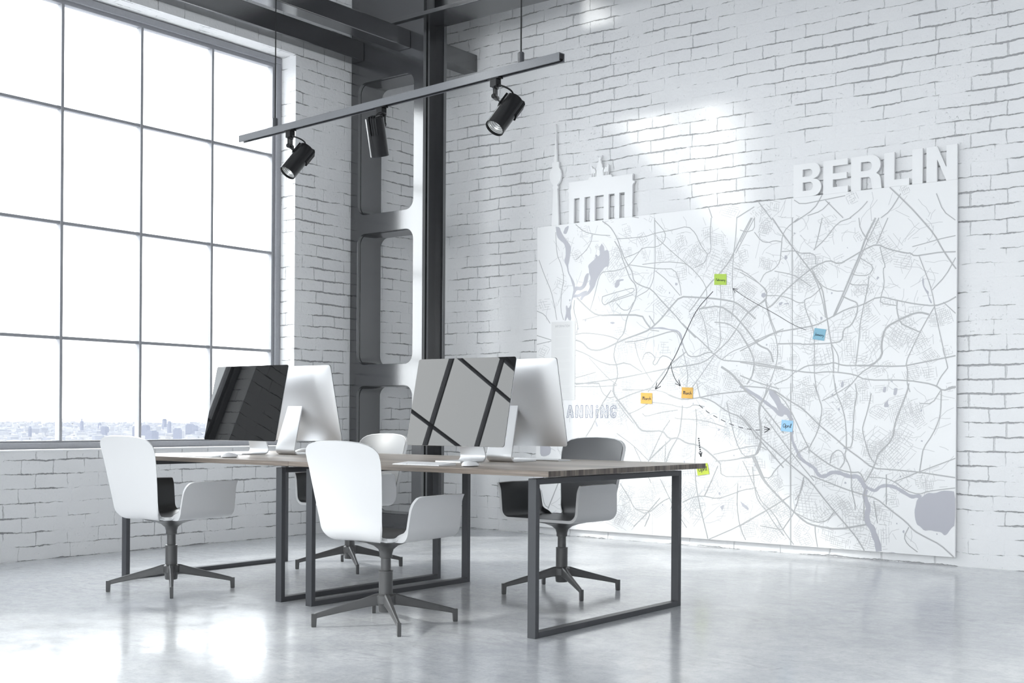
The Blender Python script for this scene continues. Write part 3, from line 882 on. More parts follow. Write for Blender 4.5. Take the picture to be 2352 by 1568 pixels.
# ------------------------------------------------------------------ steel column and beams
CX0, CX1, CY0, CY1 = -7.515, -6.687, 7.36, 7.645
FT = .034
ZT = 4.229
def xz(y): return lambda u, v: (u, y, v)
holes = []
for z0, z1 in ((.165, 1.232), (1.412, 2.520), (2.680, 3.800)):
    holes.append(rrect(-7.432, z0, -6.792, z1, .085, 8))
def cham(lp, d):
    cx = sum(p[0] for p in lp)/len(lp); cz = sum(p[1] for p in lp)/len(lp)
    x0 = min(p[0] for p in lp); x1 = max(p[0] for p in lp); z0 = min(p[1] for p in lp); z1 = max(p[1] for p in lp)
    return [(p[0] + d*(-1 if p[0] < cx else 1)*min(1, abs(p[0]-cx)/((x1-x0)/2)), p[1] + d*(-1 if p[1] < cz else 1)*min(1, abs(p[1]-cz)/((z1-z0)/2))) for p in lp]
col = thing('steel_column', 'dark grey steel column with three rounded rectangular cutouts in the corner', 'column', (-7.1, 7.5, 0))
colM = Matrix.Translation((-7.1, 7.5, 0)).inverted()
def rel(mb, o): 
    mb.v = [(p[0]-o[0], p[1]-o[1], p[2]-o[2]) for p in mb.v]; return mb
CO = (-7.1, 7.5, 0)
for y0, y1 in ((CY0, CY0+FT), (CY1-FT, CY1)):
    mb = MB(); mb.prism([[(CX0, 0), (CX1, 0), (CX1, ZT), (CX0, ZT)]] + [list(reversed(h)) for h in holes], xz(y0), xz(y1))
    rel(mb, CO).build('flange_plate', M['steel'], col, smooth=True, angle=30, bevel=.006)
mb = MB()
wh = [cham(h, -.004) for h in holes]
mb.prism([[(CX0+.055, 0), (CX1-.088, 0), (CX1-.088, ZT), (CX0+.055, ZT)]] + [list(reversed(h)) for h in wh], xz(CY0+FT), xz(CY1-FT))
rel(mb, CO).build('web_box', M['steel'], col, smooth=True, angle=30)
mb = MB(); mb.box((CX1-.088, 7.492, 0), (CX1-.070, 7.512, ZT)); rel(mb, CO).build('stiffener_rib', M['steel'], col)
mb = MB()
mb.box((CX0, CY0, ZT+.04), (CX1, CY0+FT, ZC)); mb.box((CX0, CY1-FT, ZT+.04), (CX1, CY1, ZC)); mb.box((CX0+.055, CY0+FT, ZT+.04), (CX1-.055, CY1-FT, ZC))
rel(mb, CO).build('upper_section', M['steel'], col)
# I-beam along the map wall, sitting on the column
ib = thing('steel_i_beam', 'steel I-beam running along the map wall from the column head', 'beam', (-7.5, 7.5, ZT))
IO = (-7.5, 7.5, ZT)
mb = MB(); mb.box((-7.515, 7.335, ZT), (XE-.01, 7.665, ZT+.036)); rel(mb, IO).build('bottom_flange', M['steel'], ib, bevel=.004)
mb = MB(); mb.box((CX1+.004, 7.49, ZT+.036), (XE-.01, 7.515, ZT+.44)); rel(mb, IO).build('web', M['steel'], ib)
mb = MB(); mb.box((CX1+.004, 7.335, ZT+.44), (XE-.01, 7.665, ZT+.476)); rel(mb, IO).build('top_flange', M['steel'], ib)
# square beams running from the front of the room into the column
def beam(x0, x1, z0, z1, y0, y1, label, group=None):
    mb = MB(); mb.box((x0, y0, z0), (x1, y1, z1))
    return tag(mb.build('square_steel_beam', M['steel'], bevel=.006), label, 'beam', group)
beam(-6.986, -6.832, 3.998, 4.146, YS+.01, CY0-.001, 'dark square ceiling beam further from the window, ending on the column')
beam(-7.508, -7.366, 3.985, 4.146, YS+.01, CY0-.001, 'dark square ceiling beam close along the window wall')
beam(-6.986, -6.832, 3.998, 4.146, CY1+.001, YB-.001, 'short dark beam stub between the column and the map wall')
# cross joists further along the ceiling, above the picture
# ------------------------------------------------------------------ desks
def desk(x0, x1, frames, label, loc):
    root = thing('office_desk', label, 'desk', loc, 0, 'pair of joined wooden desks')
    ox, oy, oz = loc
    y0, y1 = 4.205, 5.575
    mb = MB(); mb.box((x0+.0005-ox, y0-oy, .7125), (x1-.0005-ox, y1-oy, .738)); 
    t = mb.build('tabletop', [M['wood'], M['wood_end']], root, bevel=.0012)
    for p in t.data.polygons:
        if abs(p.normal.x) > .9: p.material_index = 1
    for fx0, fx1 in frames:
        fr = bpy.data.objects.new('leg_frame', None); COL.objects.link(fr); fr.parent = root
        fr.location = ((fx0+fx1)/2-ox, 0, 0); w = (fx1-fx0)/2
        for ya, yb in ((4.262, 4.289), (5.491, 5.518)):
            mb = MB(); mb.box((-w, ya-oy, 0), (w, yb-oy, .70)); mb.build('leg', M['leg'], fr, bevel=.0015)
        mb = MB(); mb.box((-w, 4.289-oy, 0), (w, 5.491-oy, .026)); mb.build('foot_rail', M['leg'], fr, bevel=.0015)
        mb = MB(); mb.box((-w, 4.289-oy, .674), (w, 5.491-oy, .70)); mb.build('top_rail', M['leg'], fr, bevel=.0015)
        for yy in (4.36, 5.40):
            mb = MB(); mb.lathe([(.011, .70), (.011, .7125)], Matrix.Translation((0, yy-oy, 0)), 16); mb.build('spacer', M['alu'], fr)
    return root
desk(-4.735, -3.085, [(-3.238, -3.194), (-4.662, -4.618)], 'wooden desk nearer the map wall, with its bare end facing the room', (-3.9, 4.89, 0))
desk(-6.31, -4.735, [(-4.892, -4.848), (-6.252, -6.208)], 'wooden desk closest to the window, its far end hidden by a white chair', (-5.6, 4.89, 0))

# ------------------------------------------------------------------ chairs
CH_A, CH_F, CH_PY, CH_BB = .262, .225, -.185, .068
ARM = [(y-.098, h) for y, h in [(-.087,.007),(-.076,.011),(-.066,.024),(-.058,.050),(-.052,.085),(-.047,.120),(-.041,.152),(-.030,.180),(-.012,.202),(.012,.208)]] + [(.1,.208),(.225,.203)]
BACK = [(.000,.456),(.05,.454),(.09,.449),(.122,.439),(.146,.423),(.163,.402),(.172,.365),(.178,.30),(.182,.2),(.184,.12),(.187,.07),(.192,.040),(.199,.022),(.210,.010),(.22,.007),(.30,.007)]
FAN = -.075
def chair_path():
    out = []
    ys = [.225,.21,.19,.17,.15,.13,.11,.09,.07,.05,.035,.022,.012,.003,-.004,-.010,-.016,-.022,-.028,-.0335,-.039,-.042,-.045,-.0475,-.05,-.053,-.056,-.060,-.064,-.069,-.074,-.080]
    ys = [.225 - (.225-.05)*i/13 for i in range(14)] + [y-.098 for y in ys if y < .135]
    for y in ys:
        t = max(0, min(1, -y/.185)); t = t*t*(3-2*t)
        out.append((CH_A, y, 0.0, y*(1-t) + FAN*t, 'a'))
    n = 3.0
    xs = [.2619,.261,.2595,.257,.2535,.2485,.244,.236,.227,.219,.212,.206,.201,.197,.1925,.188,.185,.182,.180,.178,.1765,.175,.173,.171,.168,.165,.161,.156,.149,.142,.132,.122,.106,.09,.07,.05,.025,0.0]
    for x in xs:
        t = 1 - (x/CH_A)**n
        y = CH_PY - CH_BB*max(0, t)**(1/n)
        out.append((x, y, 0.0, FAN, 'b'))
    return out
def chair_surface(off, trim=0.0, zs=.401):
    """sheet of the shell; off = distance inwards from the outer face"""
    P = chair_path(); rows = []
    nf, nw = 6, 22
    full = [(x, y, cx, cy, k, 1) for x, y, cx, cy, k in P] + [(-x, y, cx, cy, k, -1) for x, y, cx, cy, k in reversed(P[:-1])]
    for x, y, cx, cy, k, sg in full:
        ax = abs(x)
        if k == 'a':
            H = lerp_table(ARM, y); lean = .085; arm = 1; v = Vector((x, y-cy, 0)); d = v.length; dirv = v/d
        else:
            H = lerp_table(BACK, ax); w = max(0, min(1, (ax-.19)/.08)); lean = .228*(1-w) + .085*w; arm = w
            v = Vector((x, y-FAN, 0)); d = v.length; dirv = v/d if d > 1e-6 else Vector((sg, 0, 0))
        H = max(.006, H - trim*(1 if H > .06 else .35))
        g = max(0, min(1, (.055-H)/.036)); g = g*g*(3-2*g); d -= .050*g
        rc = .060 if arm > .5 else .085
        c = Vector((cx, cy, 0)); row = []
        yy = lambda p: p
        # arc end angle so that the rim lands at height H
        amax = PI/2 - lean
        hz = rc*(1-math.cos(amax))
        pts = []
        if H <= hz:
            ae = math.acos(1-H/rc); straight = 0
        else:
            ae = amax; straight = (H-hz)/math.cos(lean)
        T = rc*ae + straight
        for i in range(nf):
            r = (d-rc)*i/nf; pts.append((r, 0, 0))
        for i in range(nw+1):
            s = T*i/nw
            if s <= rc*ae + 1e-9:
                a = s/rc; pts.append((d-rc + rc*math.sin(a), rc*(1-math.cos(a)), a))
            else:
                q = s - rc*ae; a = ae
                pts.append((d-rc + rc*math.sin(a) + q*math.sin(lean), rc*(1-math.cos(a)) + q*math.cos(lean), a))
        for r, h, a in pts:
            # flared lip on top of the arms
            if arm > .5 and h > .15: r += .022*((h-.15)/.07)**2
            p = c + dirv*(r - off*math.sin(a)); z = zs + h + off*math.cos(a)
            z += .004*max(0, y)/.225
            # back panel: gentle roll outwards at the very top
            if k == 'b' and h > .3: p += dirv*.02*((h-.3)/.16)**2
            row.append(Vector((p.x, p.y, z)))
        rows.append(row)
    return rows
def sheet(mb, rows, flip=False):
    n = len(rows[0]); vs = [p for r in rows for p in r]; fs = []
    for i in range(len(rows)-1):
        for j in range(n-1):
            q = (i*n+j, i*n+j+1, (i+1)*n+j+1, (i+1)*n+j)
            fs.append(q if not flip else tuple(reversed(q)))
    mb.add(vs, fs)
def solid_sheet(a, b):
    mb = MB(); sheet(mb, a); sheet(mb, b, True)
    n = len(a[0]); o = len(a)*n; R = len(a); fs = []
    for i in range(R-1):
        fs.append((i*n+n-1, o+i*n+n-1, o+(i+1)*n+n-1, (i+1)*n+n-1))
    for j in range(n-1):
        fs.append((j, o+j, o+j+1, j+1)); e = (R-1)*n
        fs.append((e+j, e+j+1, o+e+j+1, o+e+j))
    mb.f += fs; mb.m += [0]*len(fs)
    return mb
def make_chair(label, loc, rz, base_rz):
    root = thing('office_chair', label, 'chair', loc, rz, 'shell chairs around the desks')
    o = solid_sheet(chair_surface(0), chair_surface(.0155)).build('shell', M['white_plastic'], root, smooth=True, angle=50, weld=True, bevel=.003)
    tag(o, 'white outer shell')
    o = solid_sheet(chair_surface(.0157, .004), chair_surface(.018, .004)).build('seat_lining', M['liner'], root, smooth=True, angle=60, weld=True)
    tag(o, 'dark charcoal inner lining')
    mb = MB(); mb.lathe([(.150, .399), (.148, .393), (.10, .383), (.058, .368), (.036, .350), (.030, .330), (.030, .312), (.025, .310)], n=40)
    mb.build('seat_mount', M['chair_base'], root, smooth=True, angle=40)
    mb = MB(); mb.lathe([(.0235, .312), (.0235, .235)], n=28); mb.build('pedestal_tube', M['chair_base'], root, smooth=True)
    mb = MB(); mb.lathe([(.026, .252), (.0335, .250), (.0335, .244), (.0325, .243), (.0325, .140)], n=32); mb.build('height_sleeve', M['chair_base'], root, smooth=True)
    base = bpy.data.objects.new('star_base', None); COL.objects.link(base); base.parent = root; base.rotation_euler = (0, 0, base_rz - rz)
    mb = MB(); mb.lathe([(.034, .143), (.046, .135), (.046, .10), (.036, .088), (.033, .06), (.030, .058)], n=32); mb.build('hub', M['chair_base'], base, smooth=True)
    for k in range(4):
        R = Matrix.Rotation(k*PI/2, 4, 'Z'); rings = []
        for x, zt, zb, w in ((.012,.146,.088,.034),(.05,.142,.090,.032),(.10,.126,.082,.027),(.20,.098,.064,.022),(.29,.073,.047,.019),(.318,.065,.041,.018),(.33,.061,.030,.018),(.335,.059,.010,.018)):
            ring = []
            for a, b in ((-.7,0),(-.5,-.0),(.5,0),(.7,0)): ring.append((a, b))
            ww = w/2; r = .006
            loop = [(-ww, zb+r*.5), (-ww+r*.5, zb), (ww-r*.5, zb), (ww, zb+r*.5), (ww*.86, zt-r), (ww*.5, zt), (-ww*.5, zt), (-ww*.86, zt-r)]
            rings.append([R @ Vector((x, a, b)) for a, b in loop])
        mb = MB(); mb.ring_loft(rings)
        # upright foot at the tip
        fo = []
        for z, xa, xb, w in ((.060,.318,.345,.018),(.040,.320,.345,.018),(.006,.322,.345,.018),(.0,.323,.344,.016)):
            fo.append([R @ Vector(p) for p in ((xa,-w/2,z),(xb,-w/2,z),(xb,w/2,z),(xa,w/2,z))])
        mb.ring_loft(fo)
        mb.build('leg', M['chair_base'], base, smooth=True, angle=38, bevel=.0012)
    return root
BR = math.radians(-36)
c2 = make_chair('white shell chair in front of the desks, nearest the camera, its back turned', (-3.965, 4.125, 0), math.radians(3), BR)
def dup_chair(label, loc, rz):
    c = copy_tree(c2); c['label'] = label; c.location = loc; c.rotation_euler = (0, 0, rz)
    for ch in c.children:
        if ch.name.startswith('star_base'): ch.rotation_euler = (0, 0, BR - rz)
    return c
dup_chair('white shell chair at far left, its back overlapping the window sill', (-5.665, 4.18, 0), math.radians(3))
dup_chair('shell chair facing us beyond the desks, seen between the desk end and the map', (-3.952, 5.515, 0), math.radians(180))
dup_chair('shell chair facing us beyond the desks, half hidden behind the nearest chair', (-5.643, 5.535, 0), math.radians(180))

# ------------------------------------------------------------------ computers
def make_monitor(label, loc, rz, group='desktop computers on the desks'):
    """local: screen faces -y; origin on the desk under the screen's lower edge"""
    root = thing('computer_monitor', label, 'computer', loc, rz, group)
    W2, HH, tilt = .32, .462, math.radians(12.5)
    T = Matrix.Translation((0, -.030, .084)) @ Matrix.Rotation(-tilt, 4, 'X')     # local x,z in the screen plane, y = depth
    f = lambda d: (lambda u, v: T @ Vector((u, d, v)))
    lp = rrect(-W2, 0, W2, HH, .012, 6)
    mb = MB(); mb.prism([lp], f(0), f(.0028)); mb.build('screen', M['black_glass'], root, smooth=True, angle=30) 
    # aluminium case: thin rim and a softly bulged back
    mb = MB(); nx, nz = 28, 22; g = []
    for j in range(nz+1):
        row = []
        for i in range(nx+1):
            a = -1 + 2*i/nx; b = -1 + 2*j/nz
            a = math.copysign(1-(1-abs(a))**1.35, a); b = math.copysign(1-(1-abs(b))**1.35, b)
            x = a*(W2); z = HH/2 + b*HH/2
            cr = .013                       # round the corners of the outline
            ex = abs(x) - (W2-cr); ez = abs(z-HH/2) - (HH/2-cr)
            if ex > 0 and ez > 0:
                L = math.hypot(ex, ez)
                m = max(ex, ez)
                if L > 1e-9:
                    x = math.copysign((W2-cr) + ex*m/L, x); z = HH/2 + math.copysign((HH/2-cr) + ez*m/L, b)
            bul = .006 + .036*((1-abs(a)**3.4)*(1-abs(b)**3.4))**.9
            row.append(T @ Vector((x, bul, z)))
        g.append(row)
    sheet(mb, g)
    fr = []
    for row in g: fr.append([None]*(nx+1))
    # rim wall and front closing
    edge = [(0, i) for i in range(nx+1)] + [(j, nx) for j in range(1, nz+1)] + [(nz, i) for i in range(nx-1, -1, -1)] + [(j, 0) for j in range(nz-1, 0, -1)]
    base = len(mb.v); Ti = T.inverted()
    for j, i in edge:
        p = Ti @ g[j][i]; mb.v.append(tuple(T @ Vector((p.x, .0029, p.z))))
    k = len(edge)
    for q in range(k):
        a = edge[q]; b = edge[(q+1) % k]
        mb.f.append((a[0]*(nx+1)+a[1], b[0]*(nx+1)+b[1], base+(q+1) % k, base+q)); mb.m.append(0)
    mb.f.append(tuple(base+q for q in range(k))); mb.m.append(0)
    mb.build('back_case', M['alu'], root, smooth=True, angle=40, weld=True)
    # bent sheet stand: foot on the desk, round bend at the back, leaning neck up to the case
    pts = [(-.075, .0045), (.03, .0045), (.105, .0045)]
    pts += [(.105 + .028*math.sin(a), .0325 - .028*math.cos(a)) for a in [i*math.radians(107)/12 for i in range(1, 13)]]
    d = Vector((-math.sin(math.radians(17)), math.cos(math.radians(17))))
    e = Vector(pts[-1])
    L = .288
    for q in (.25, .5, .75, 1): pts.append(tuple(e + d*L*q))
    pts.append((pts[-1][0]-.006, pts[-1][1]+.007))
    n = len(pts); rings = []
    for i, p in enumerate(pts):
        p = Vector(p); t = (Vector(pts[min(i+1, n-1)]) - Vector(pts[max(i-1, 0)])).normalized(); nn = Vector((-t.y, t.x))
        w = .165 if i < 15 else .165 - .055*min(1, (i-14)/5)
        h = .0042
        rings.append([Vector((sx*w/2, (p + nn*sy*h).x, max(0.0002, (p + nn*sy*h).y))) for sx, sy in ((-1,-1),(1,-1),(1,1),(-1,1))])
    mb = MB(); mb.ring_loft(rings); mb.build('stand', M['alu'], root, smooth=True, angle=35, bevel=.0012)
    return root
ZD = .738
make_monitor('desktop computer whose screen mirrors the window bars as black lines on grey', (-4.05, 4.73, ZD), math.radians(1.5))
make_monitor('desktop computer with dark reflective screen, in front of the window', (-5.785, 4.775, ZD), math.radians(1.1))
make_monitor('silver desktop computer seen from behind, right beside the lined screen', (-3.94, 5.07, ZD), PI)
make_monitor('silver desktop computer seen from behind, right beside the dark screen', (-5.585, 5.07, ZD), PI)

key_mesh = None
def make_keyboard(label, loc, rz):
    global key_mesh
    root = thing('keyboard', label, 'keyboard', loc, rz, 'slim keyboards on the desks')
    W, D = .30, .118
    prof = [(-D/2, 0.0), (D/2, 0.0), (D/2+.003, .006), (D/2, .0125), (D/2-.012, .0115), (-D/2, .0035)]
    mb = MB(); mb.ring_loft([[Vector((x, a, b)) for a, b in prof] for x in (-W/2, W/2)])
    mb.build('keyboard_base', M['alu'], root, smooth=True, angle=25, bevel=.0008)
    rows = 6; cols = 14
    for r in range(rows):
        y = -D/2 + .010 + r*.0172; z = .0035 + (y+D/2)/(D-.012)*.008
        x = -W/2 + .007; widths = [1]*cols
        if r == 0: widths = [1, 1, 1, 1.25, 5.2, 1.25, 1, 1, 1, 1]
        if r == 1: widths = [2.2] + [1]*10 + [2.3]
        if r == 2: widths = [1.7] + [1]*11 + [1.7]
        s = (W-.014)/sum(widths)
        for w in widths:
            if w == 1 and key_mesh is not None:
                k = bpy.data.objects.new('key', key_mesh); COL.objects.link(k); k.parent = root
            else:
                mb = MB(); ww = s*w*.88/2; hh = .0148/2
                mb.box((-ww, -hh, 0), (ww, hh, .0022)); k = mb.build('key', M['keys'], root, bevel=.0006)
                if w == 1 and r > 2: key_mesh = k.data
            k.location = (x + s*w/2, y, z-.0004); k.rotation_euler = (math.atan2(.008, D-.012), 0, 0)
            x += s*w
    return root
make_keyboard('white keyboard in front of the computer with the lined screen', (-3.93, 4.345, ZD), 0)
make_keyboard('white keyboard in front of the dark screen, washed out by window light', (-5.62, 4.36, ZD), 0)
make_keyboard('keyboard behind the lined screen, its silver rear edge towards us', (-3.93, 5.30, ZD), PI)
def make_mouse(label, loc, rz):
    mb = MB(); rings = []
    n = 24
    for s in range(11):
        t = s/10; k = math.sin(t*PI/2)
        sc = math.sqrt(max(0, 1-k**2.3)) if s < 10 else .02
        ring = []
        for j in range(n):
            a = 2*PI*j/n
            x = math.copysign(abs(math.cos(a))**.8, math.cos(a))*.029*max(.02, sc); y = math.copysign(abs(math.sin(a))**.85, math.sin(a))*.056*max(.02, sc)
            ring.append(Vector((x, y, .004 + .024*k*(1 - .25*(y/.056)))))
        rings.append(ring)
    mb.ring_loft(rings)
    root = thing('computer_mouse', label, 'mouse', loc, rz, 'white mice on the desks')
    mb.build('top_cover', M['mouse'], root, smooth=True, angle=60)
    mb = MB(); mb.lathe([(.024, .0005), (.0265, .002), (.027, .0042)], Matrix.Diagonal((1, 1.95, 1, 1)), 28); tag(mb.build('base', M['alu_dark'], root, smooth=True), 'dark grey underside')
    return root
make_mouse('white mouse right of the keyboard at the lined screen', (-3.655, 4.365, ZD), .1)
make_mouse('white mouse right of the keyboard at the dark screen', (-5.39, 4.36, ZD), .1)
make_mouse('white mouse behind the stand of the silver computer nearest the window', (-5.83, 5.30, ZD), 2.9)
# ------------------------------------------------------------------ track light
RA, RB = Vector((-5.462, 4.487, 2.532)), Vector((-3.096, 4.298, 2.532))
rd = (RB-RA).normalized(); rlen = (RB-RA).length
rail_rz = math.atan2(rd.y, rd.x)
rail = thing('track_rail', 'grey rail of the track light hanging over the desks on two thin rods', 'lamp rail', tuple(RA), rail_rz)
hw, hh = .0185, .0185
mb = MB()
mb.box((0, -hw, -hh), (rlen, -hw+.004, hh)); mb.box((0, hw-.004, -hh), (rlen, hw, hh)); mb.box((0, -hw+.004, hh-.004), (rlen, hw-.004, hh))
mb.box((0, -hw+.004, -hh), (rlen, -hw+.0085, -hh+.003)); mb.box((0, hw-.0085, -hh), (rlen, hw-.004, -hh+.003))
mb.build('rail_body', M['rail'], rail, bevel=.0007)
mb = MB(); mb.box((.002, -hw+.0042, -hh+.012), (rlen-.002, hw-.0042, hh-.0042))
for s in (-1, 1): mb.box((.004, s*.0095-.0012, -hh+.006), (rlen-.004, s*.0095+.0012, -hh+.012))
tag(mb.build('conductor_channel', M['rail_dark'], rail), 'black channel inside the rail')
def at_px(frac): return RA + rd*(rlen*frac)
for fr in (.133, .899):
    mb = MB(); x = rlen*fr
    mb.lathe([(.0033, hh+.045), (.0033, ZC-RA.z)], Matrix.Translation((x, 0, 0)), 10)
    r = mb.build('suspension_rod', M['black_metal'], rail, smooth=True)
    mb = MB(); mb.lathe([(.0145, hh), (.0145, hh+.046), (.012, hh+.05)], Matrix.Translation((x, 0, 0)), 20); mb.build('rod_grip', M['leg'], r, smooth=True)

def make_spot(label, frac, axis, side, off):
    """axis: direction the lens points, world; side: yoke pivot direction"""
    P = at_px(frac) + Vector((0, 0, -hh))
    root = thing('spotlight', label, 'spotlight', tuple(P), 0, 'black spotlights on the rail')
    axis = Vector(axis).normalized(); side = Vector(side); side = (side - axis*side.dot(axis)).normalized(); oth = axis.cross(side)
    Rr = Matrix.Rotation(rail_rz, 4, 'Z')
    mb = MB(); mb.box((-.034, -.0165, -.006), (.034, .0165, .004), M=Rr); mb.box((-.020, -.017, -.040), (.020, .017, -.006), M=Rr)
    mb.build('track_adapter', M['black_metal'], root, bevel=.002)
    # knuckle: upright fork, elbow, arm to the housing
    top = Vector((0, 0, -.040)); elbow = Vector((0, 0, -.086))
    hc = elbow + Vector(off)                     # housing axis point nearest the arm
    armend = hc + side*.040
    d = (armend-elbow).normalized(); wv = d.cross(Vector((0, 0, 1)))
    if wv.length < 1e-3: wv = oth.copy()
    wv.normalize()
    mb = MB()
    for s in (-1, 1):
        mb.bar(top + wv*s*.0155, elbow + wv*s*.0155 - Vector((0, 0, .006)), .006, .022, up=wv)
        mb.bar(elbow + wv*s*.0155, armend + wv*s*.0155, .006, .024, up=wv)
    mb.bar(top + Vector((0, 0, .001)), top - Vector((0, 0, .007)), .022, .036, up=wv)
    y = mb.build('yoke', M['black_metal'], root, bevel=.0015)
    mb = MB(); mb.tube([elbow - wv*.023, elbow + wv*.023], .012, 16); mb.build('pivot_bolt', M['black_metal'], y, smooth=True, angle=40)
    # housing
    basis = Matrix((oth, side, axis)).transposed().to_4x4()
    R = .046; L = .19
    B = Matrix.Translation(hc - axis*.055) @ basis
    mb = MB()
    mb.lathe([(.0001, 0), (R-.004, 0), (R, .004), (R, L), (R-.0035, L), (R-.0035, L-.032)], B, 44, cap=(True, False))
    h = mb.build('housing', M['black_metal'], root, smooth=True, angle=35)
    mb = MB(); n = 5
    mb.lathe([(R-.0036, L-.012), (R-.008, L-.024), (R-.018, L-.042), (.012, L-.054), (.0001, L-.055)], B, 28, cap=(False, False))
    rf = mb.build('reflector', M['reflector'], h, smooth=False)
    mb = MB()
    for rr, zz in ((R-.0058, L-.016), (R-.0092, L-.024), (R-.0135, L-.032), (R-.0185, L-.041)):
        mb.lathe([(rr+.0008, zz-.0008), (rr-.0006, zz+.0008), (rr-.0006, zz-.0008)], B, 28, cap=(False, False))
    mb.build('louvre_ring', M['rail_dark'], rf)
    mb = MB()
    for k in range(4):
        yv = -.018 + k*.012
        q = [Vector((yv-.0022, -R+.004, -.006)), Vector((yv+.0022, -R+.004, -.006)), Vector((yv+.0022, -R-.005, .004)), Vector((yv-.0022, -R-.005, .004))]
        q2 = [Vector((yv-.0022, -R+.004, .085)), Vector((yv+.0022, -R+.004, .085)), Vector((yv+.0022, -R-.005, .082)), Vector((yv-.0022, -R-.005, .082))]
        mb.ring_loft([[B @ p for p in q], [B @ p for p in q2]])
        mb.box((yv-.0022, -R+.004, -.007), (yv+.0022, R-.012, .001), M=B)
    mb.build('cooling_fin', M['black_metal'], h)
    mb = MB(); mb.box((-.014, R-.006, -.002), (.014, R+.006, .072), M=B); mb.build('mounting_lug', M['black_metal'], h, bevel=.002)
    # power lead from the adapter to the back of the housing
    a = Vector((0, 0, -.034)) + Rr @ Vector((.021, 0, 0)); b = hc - axis*.055 + side*.018
    c = a + Rr @ Vector((.040, 0, 0)) + Vector((0, 0, -.014)); e = b - axis*.03 + Vector((0, 0, .01)) + Rr @ Vector((.012, 0, 0))
    pts = [((1-t)**3)*a + 3*t*(1-t)**2*c + 3*t*t*(1-t)*e + t**3*b for t in [i/16 for i in range(17)]]
    mb = MB(); mb.tube(pts, .0042, 8); mb.build('power_lead', M['rail_dark'], root, smooth=True)
    return root
r_ = Vector((math.cos(.663275), math.sin(.663275), 0)); f_ = Vector((-math.sin(.663275), math.cos(.663275), 0)); z_ = Vector((0, 0, 1))
ax1 = r_*-.48 - z_*.76 - f_*.40
sd1 = r_*-.8 + z_*.5
off1 = r_*.064 - z_*.053 - f_*.01
make_spot('black spotlight at the left end of the rail, hanging before the window', .19, ax1, sd1, off1)
make_spot('black spotlight at the right end of the rail, above the map', .833, ax1, sd1, off1)
ax2 = r_*.115 - z_*.94 + f_*.33
make_spot('black spotlight in the middle of the rail, finned back towards us', .503, ax2, f_*1.0 + r_*.2, -r_*.02 - z_*.035 - f_*.06)

# ------------------------------------------------------------------ map board on the wall
MF = 8.19
board = thing('wall_map', 'large white city map board on the brick wall, headed by raised capital letters', 'map', (-4.4, MF, 1.3))
BO = (-4.4, MF, 1.3)
def F(y): return lambda u, v: (u, y, v)
BX0, BX1, BZ0, BZ1 = -6.142, -2.660, .060, 2.570
mb = MB(); mb.prism([[(BX0, BZ0), (BX1, BZ0), (BX1, BZ1), (BX0, BZ1)]], F(MF), F(MF+.020))
rel(mb, BO).build('board_panel', M['board'], board, bevel=.0015)
mb = MB()
for x in (-5.0, -3.845): mb.box((x-.0012, MF-.0006, BZ0), (x+.0012, MF-.0001, BZ1))
rel(mb, BO).build('panel_seam', M['ink_light'], board)
mb = MB()
for x in (-5.9, -4.4, -2.9):
    for z in (.4, 2.3): mb.lathe([(.02, 0), (.02, .0118)], Matrix.Translation((x, MF+.032, z)) @ Matrix.Rotation(PI/2, 4, 'X'), 16)
rel(mb, BO).build('wall_spacer', M['alu'], board)

def pts_mm(s):
    a = [int(t) for t in s.split()]
    return [(-6.2 + a[i]/1000, a[i+1]/1000) for i in range(0, len(a), 2)]
def clip(p): return (min(max(p[0], BX0+.002), BX1-.002), min(max(p[1], BZ0+.002), BZ1-.002))
def smooth_line(P, it=2):
    for _ in range(it):
        Q = [P[0]]
        for a, b in zip(P, P[1:]):
            Q += [(a[0]*.78+b[0]*.22, a[1]*.78+b[1]*.22), (a[0]*.22+b[0]*.78, a[1]*.22+b[1]*.78)]
        Q.append(P[-1]); P = Q
    return P
def dedupe(P, e=.0015):
    out = [P[0]]
    for p in P[1:]:
        if math.hypot(p[0]-out[-1][0], p[1]-out[-1][1]) > e: out.append(p)
    return out if len(out) > 1 else None
WID = {1: .0062, 2: .0090, 3: .0125, 4: .017}
mb = MB(); nroad = 0
for ln in ROADS.strip().splitlines():
    w, s = ln.split(':'); P = [clip(p) for p in pts_mm(s)]
    P = dedupe(smooth_line(P, 1))
    if P: mb.ribbon(P, WID[int(w)], F(MF-.0009 - nroad*5e-6)); nroad += 1
rnd = random.Random(42)
road_mb = mb
mb = MB()
def gline(a, b):
    a = Vector(a); b = Vector(b)
    # keep inside the board
    for p in (a, b):
        if not (BX0+.003 < p.x < BX1-.003 and BZ0+.003 < p.y < BZ1-.003): return
    if (b-a).length < .004: return
    mb.ribbon([(a.x, a.y), (b.x, b.y)], .0034, F(MF-.0003 - rnd.random()*.0004))
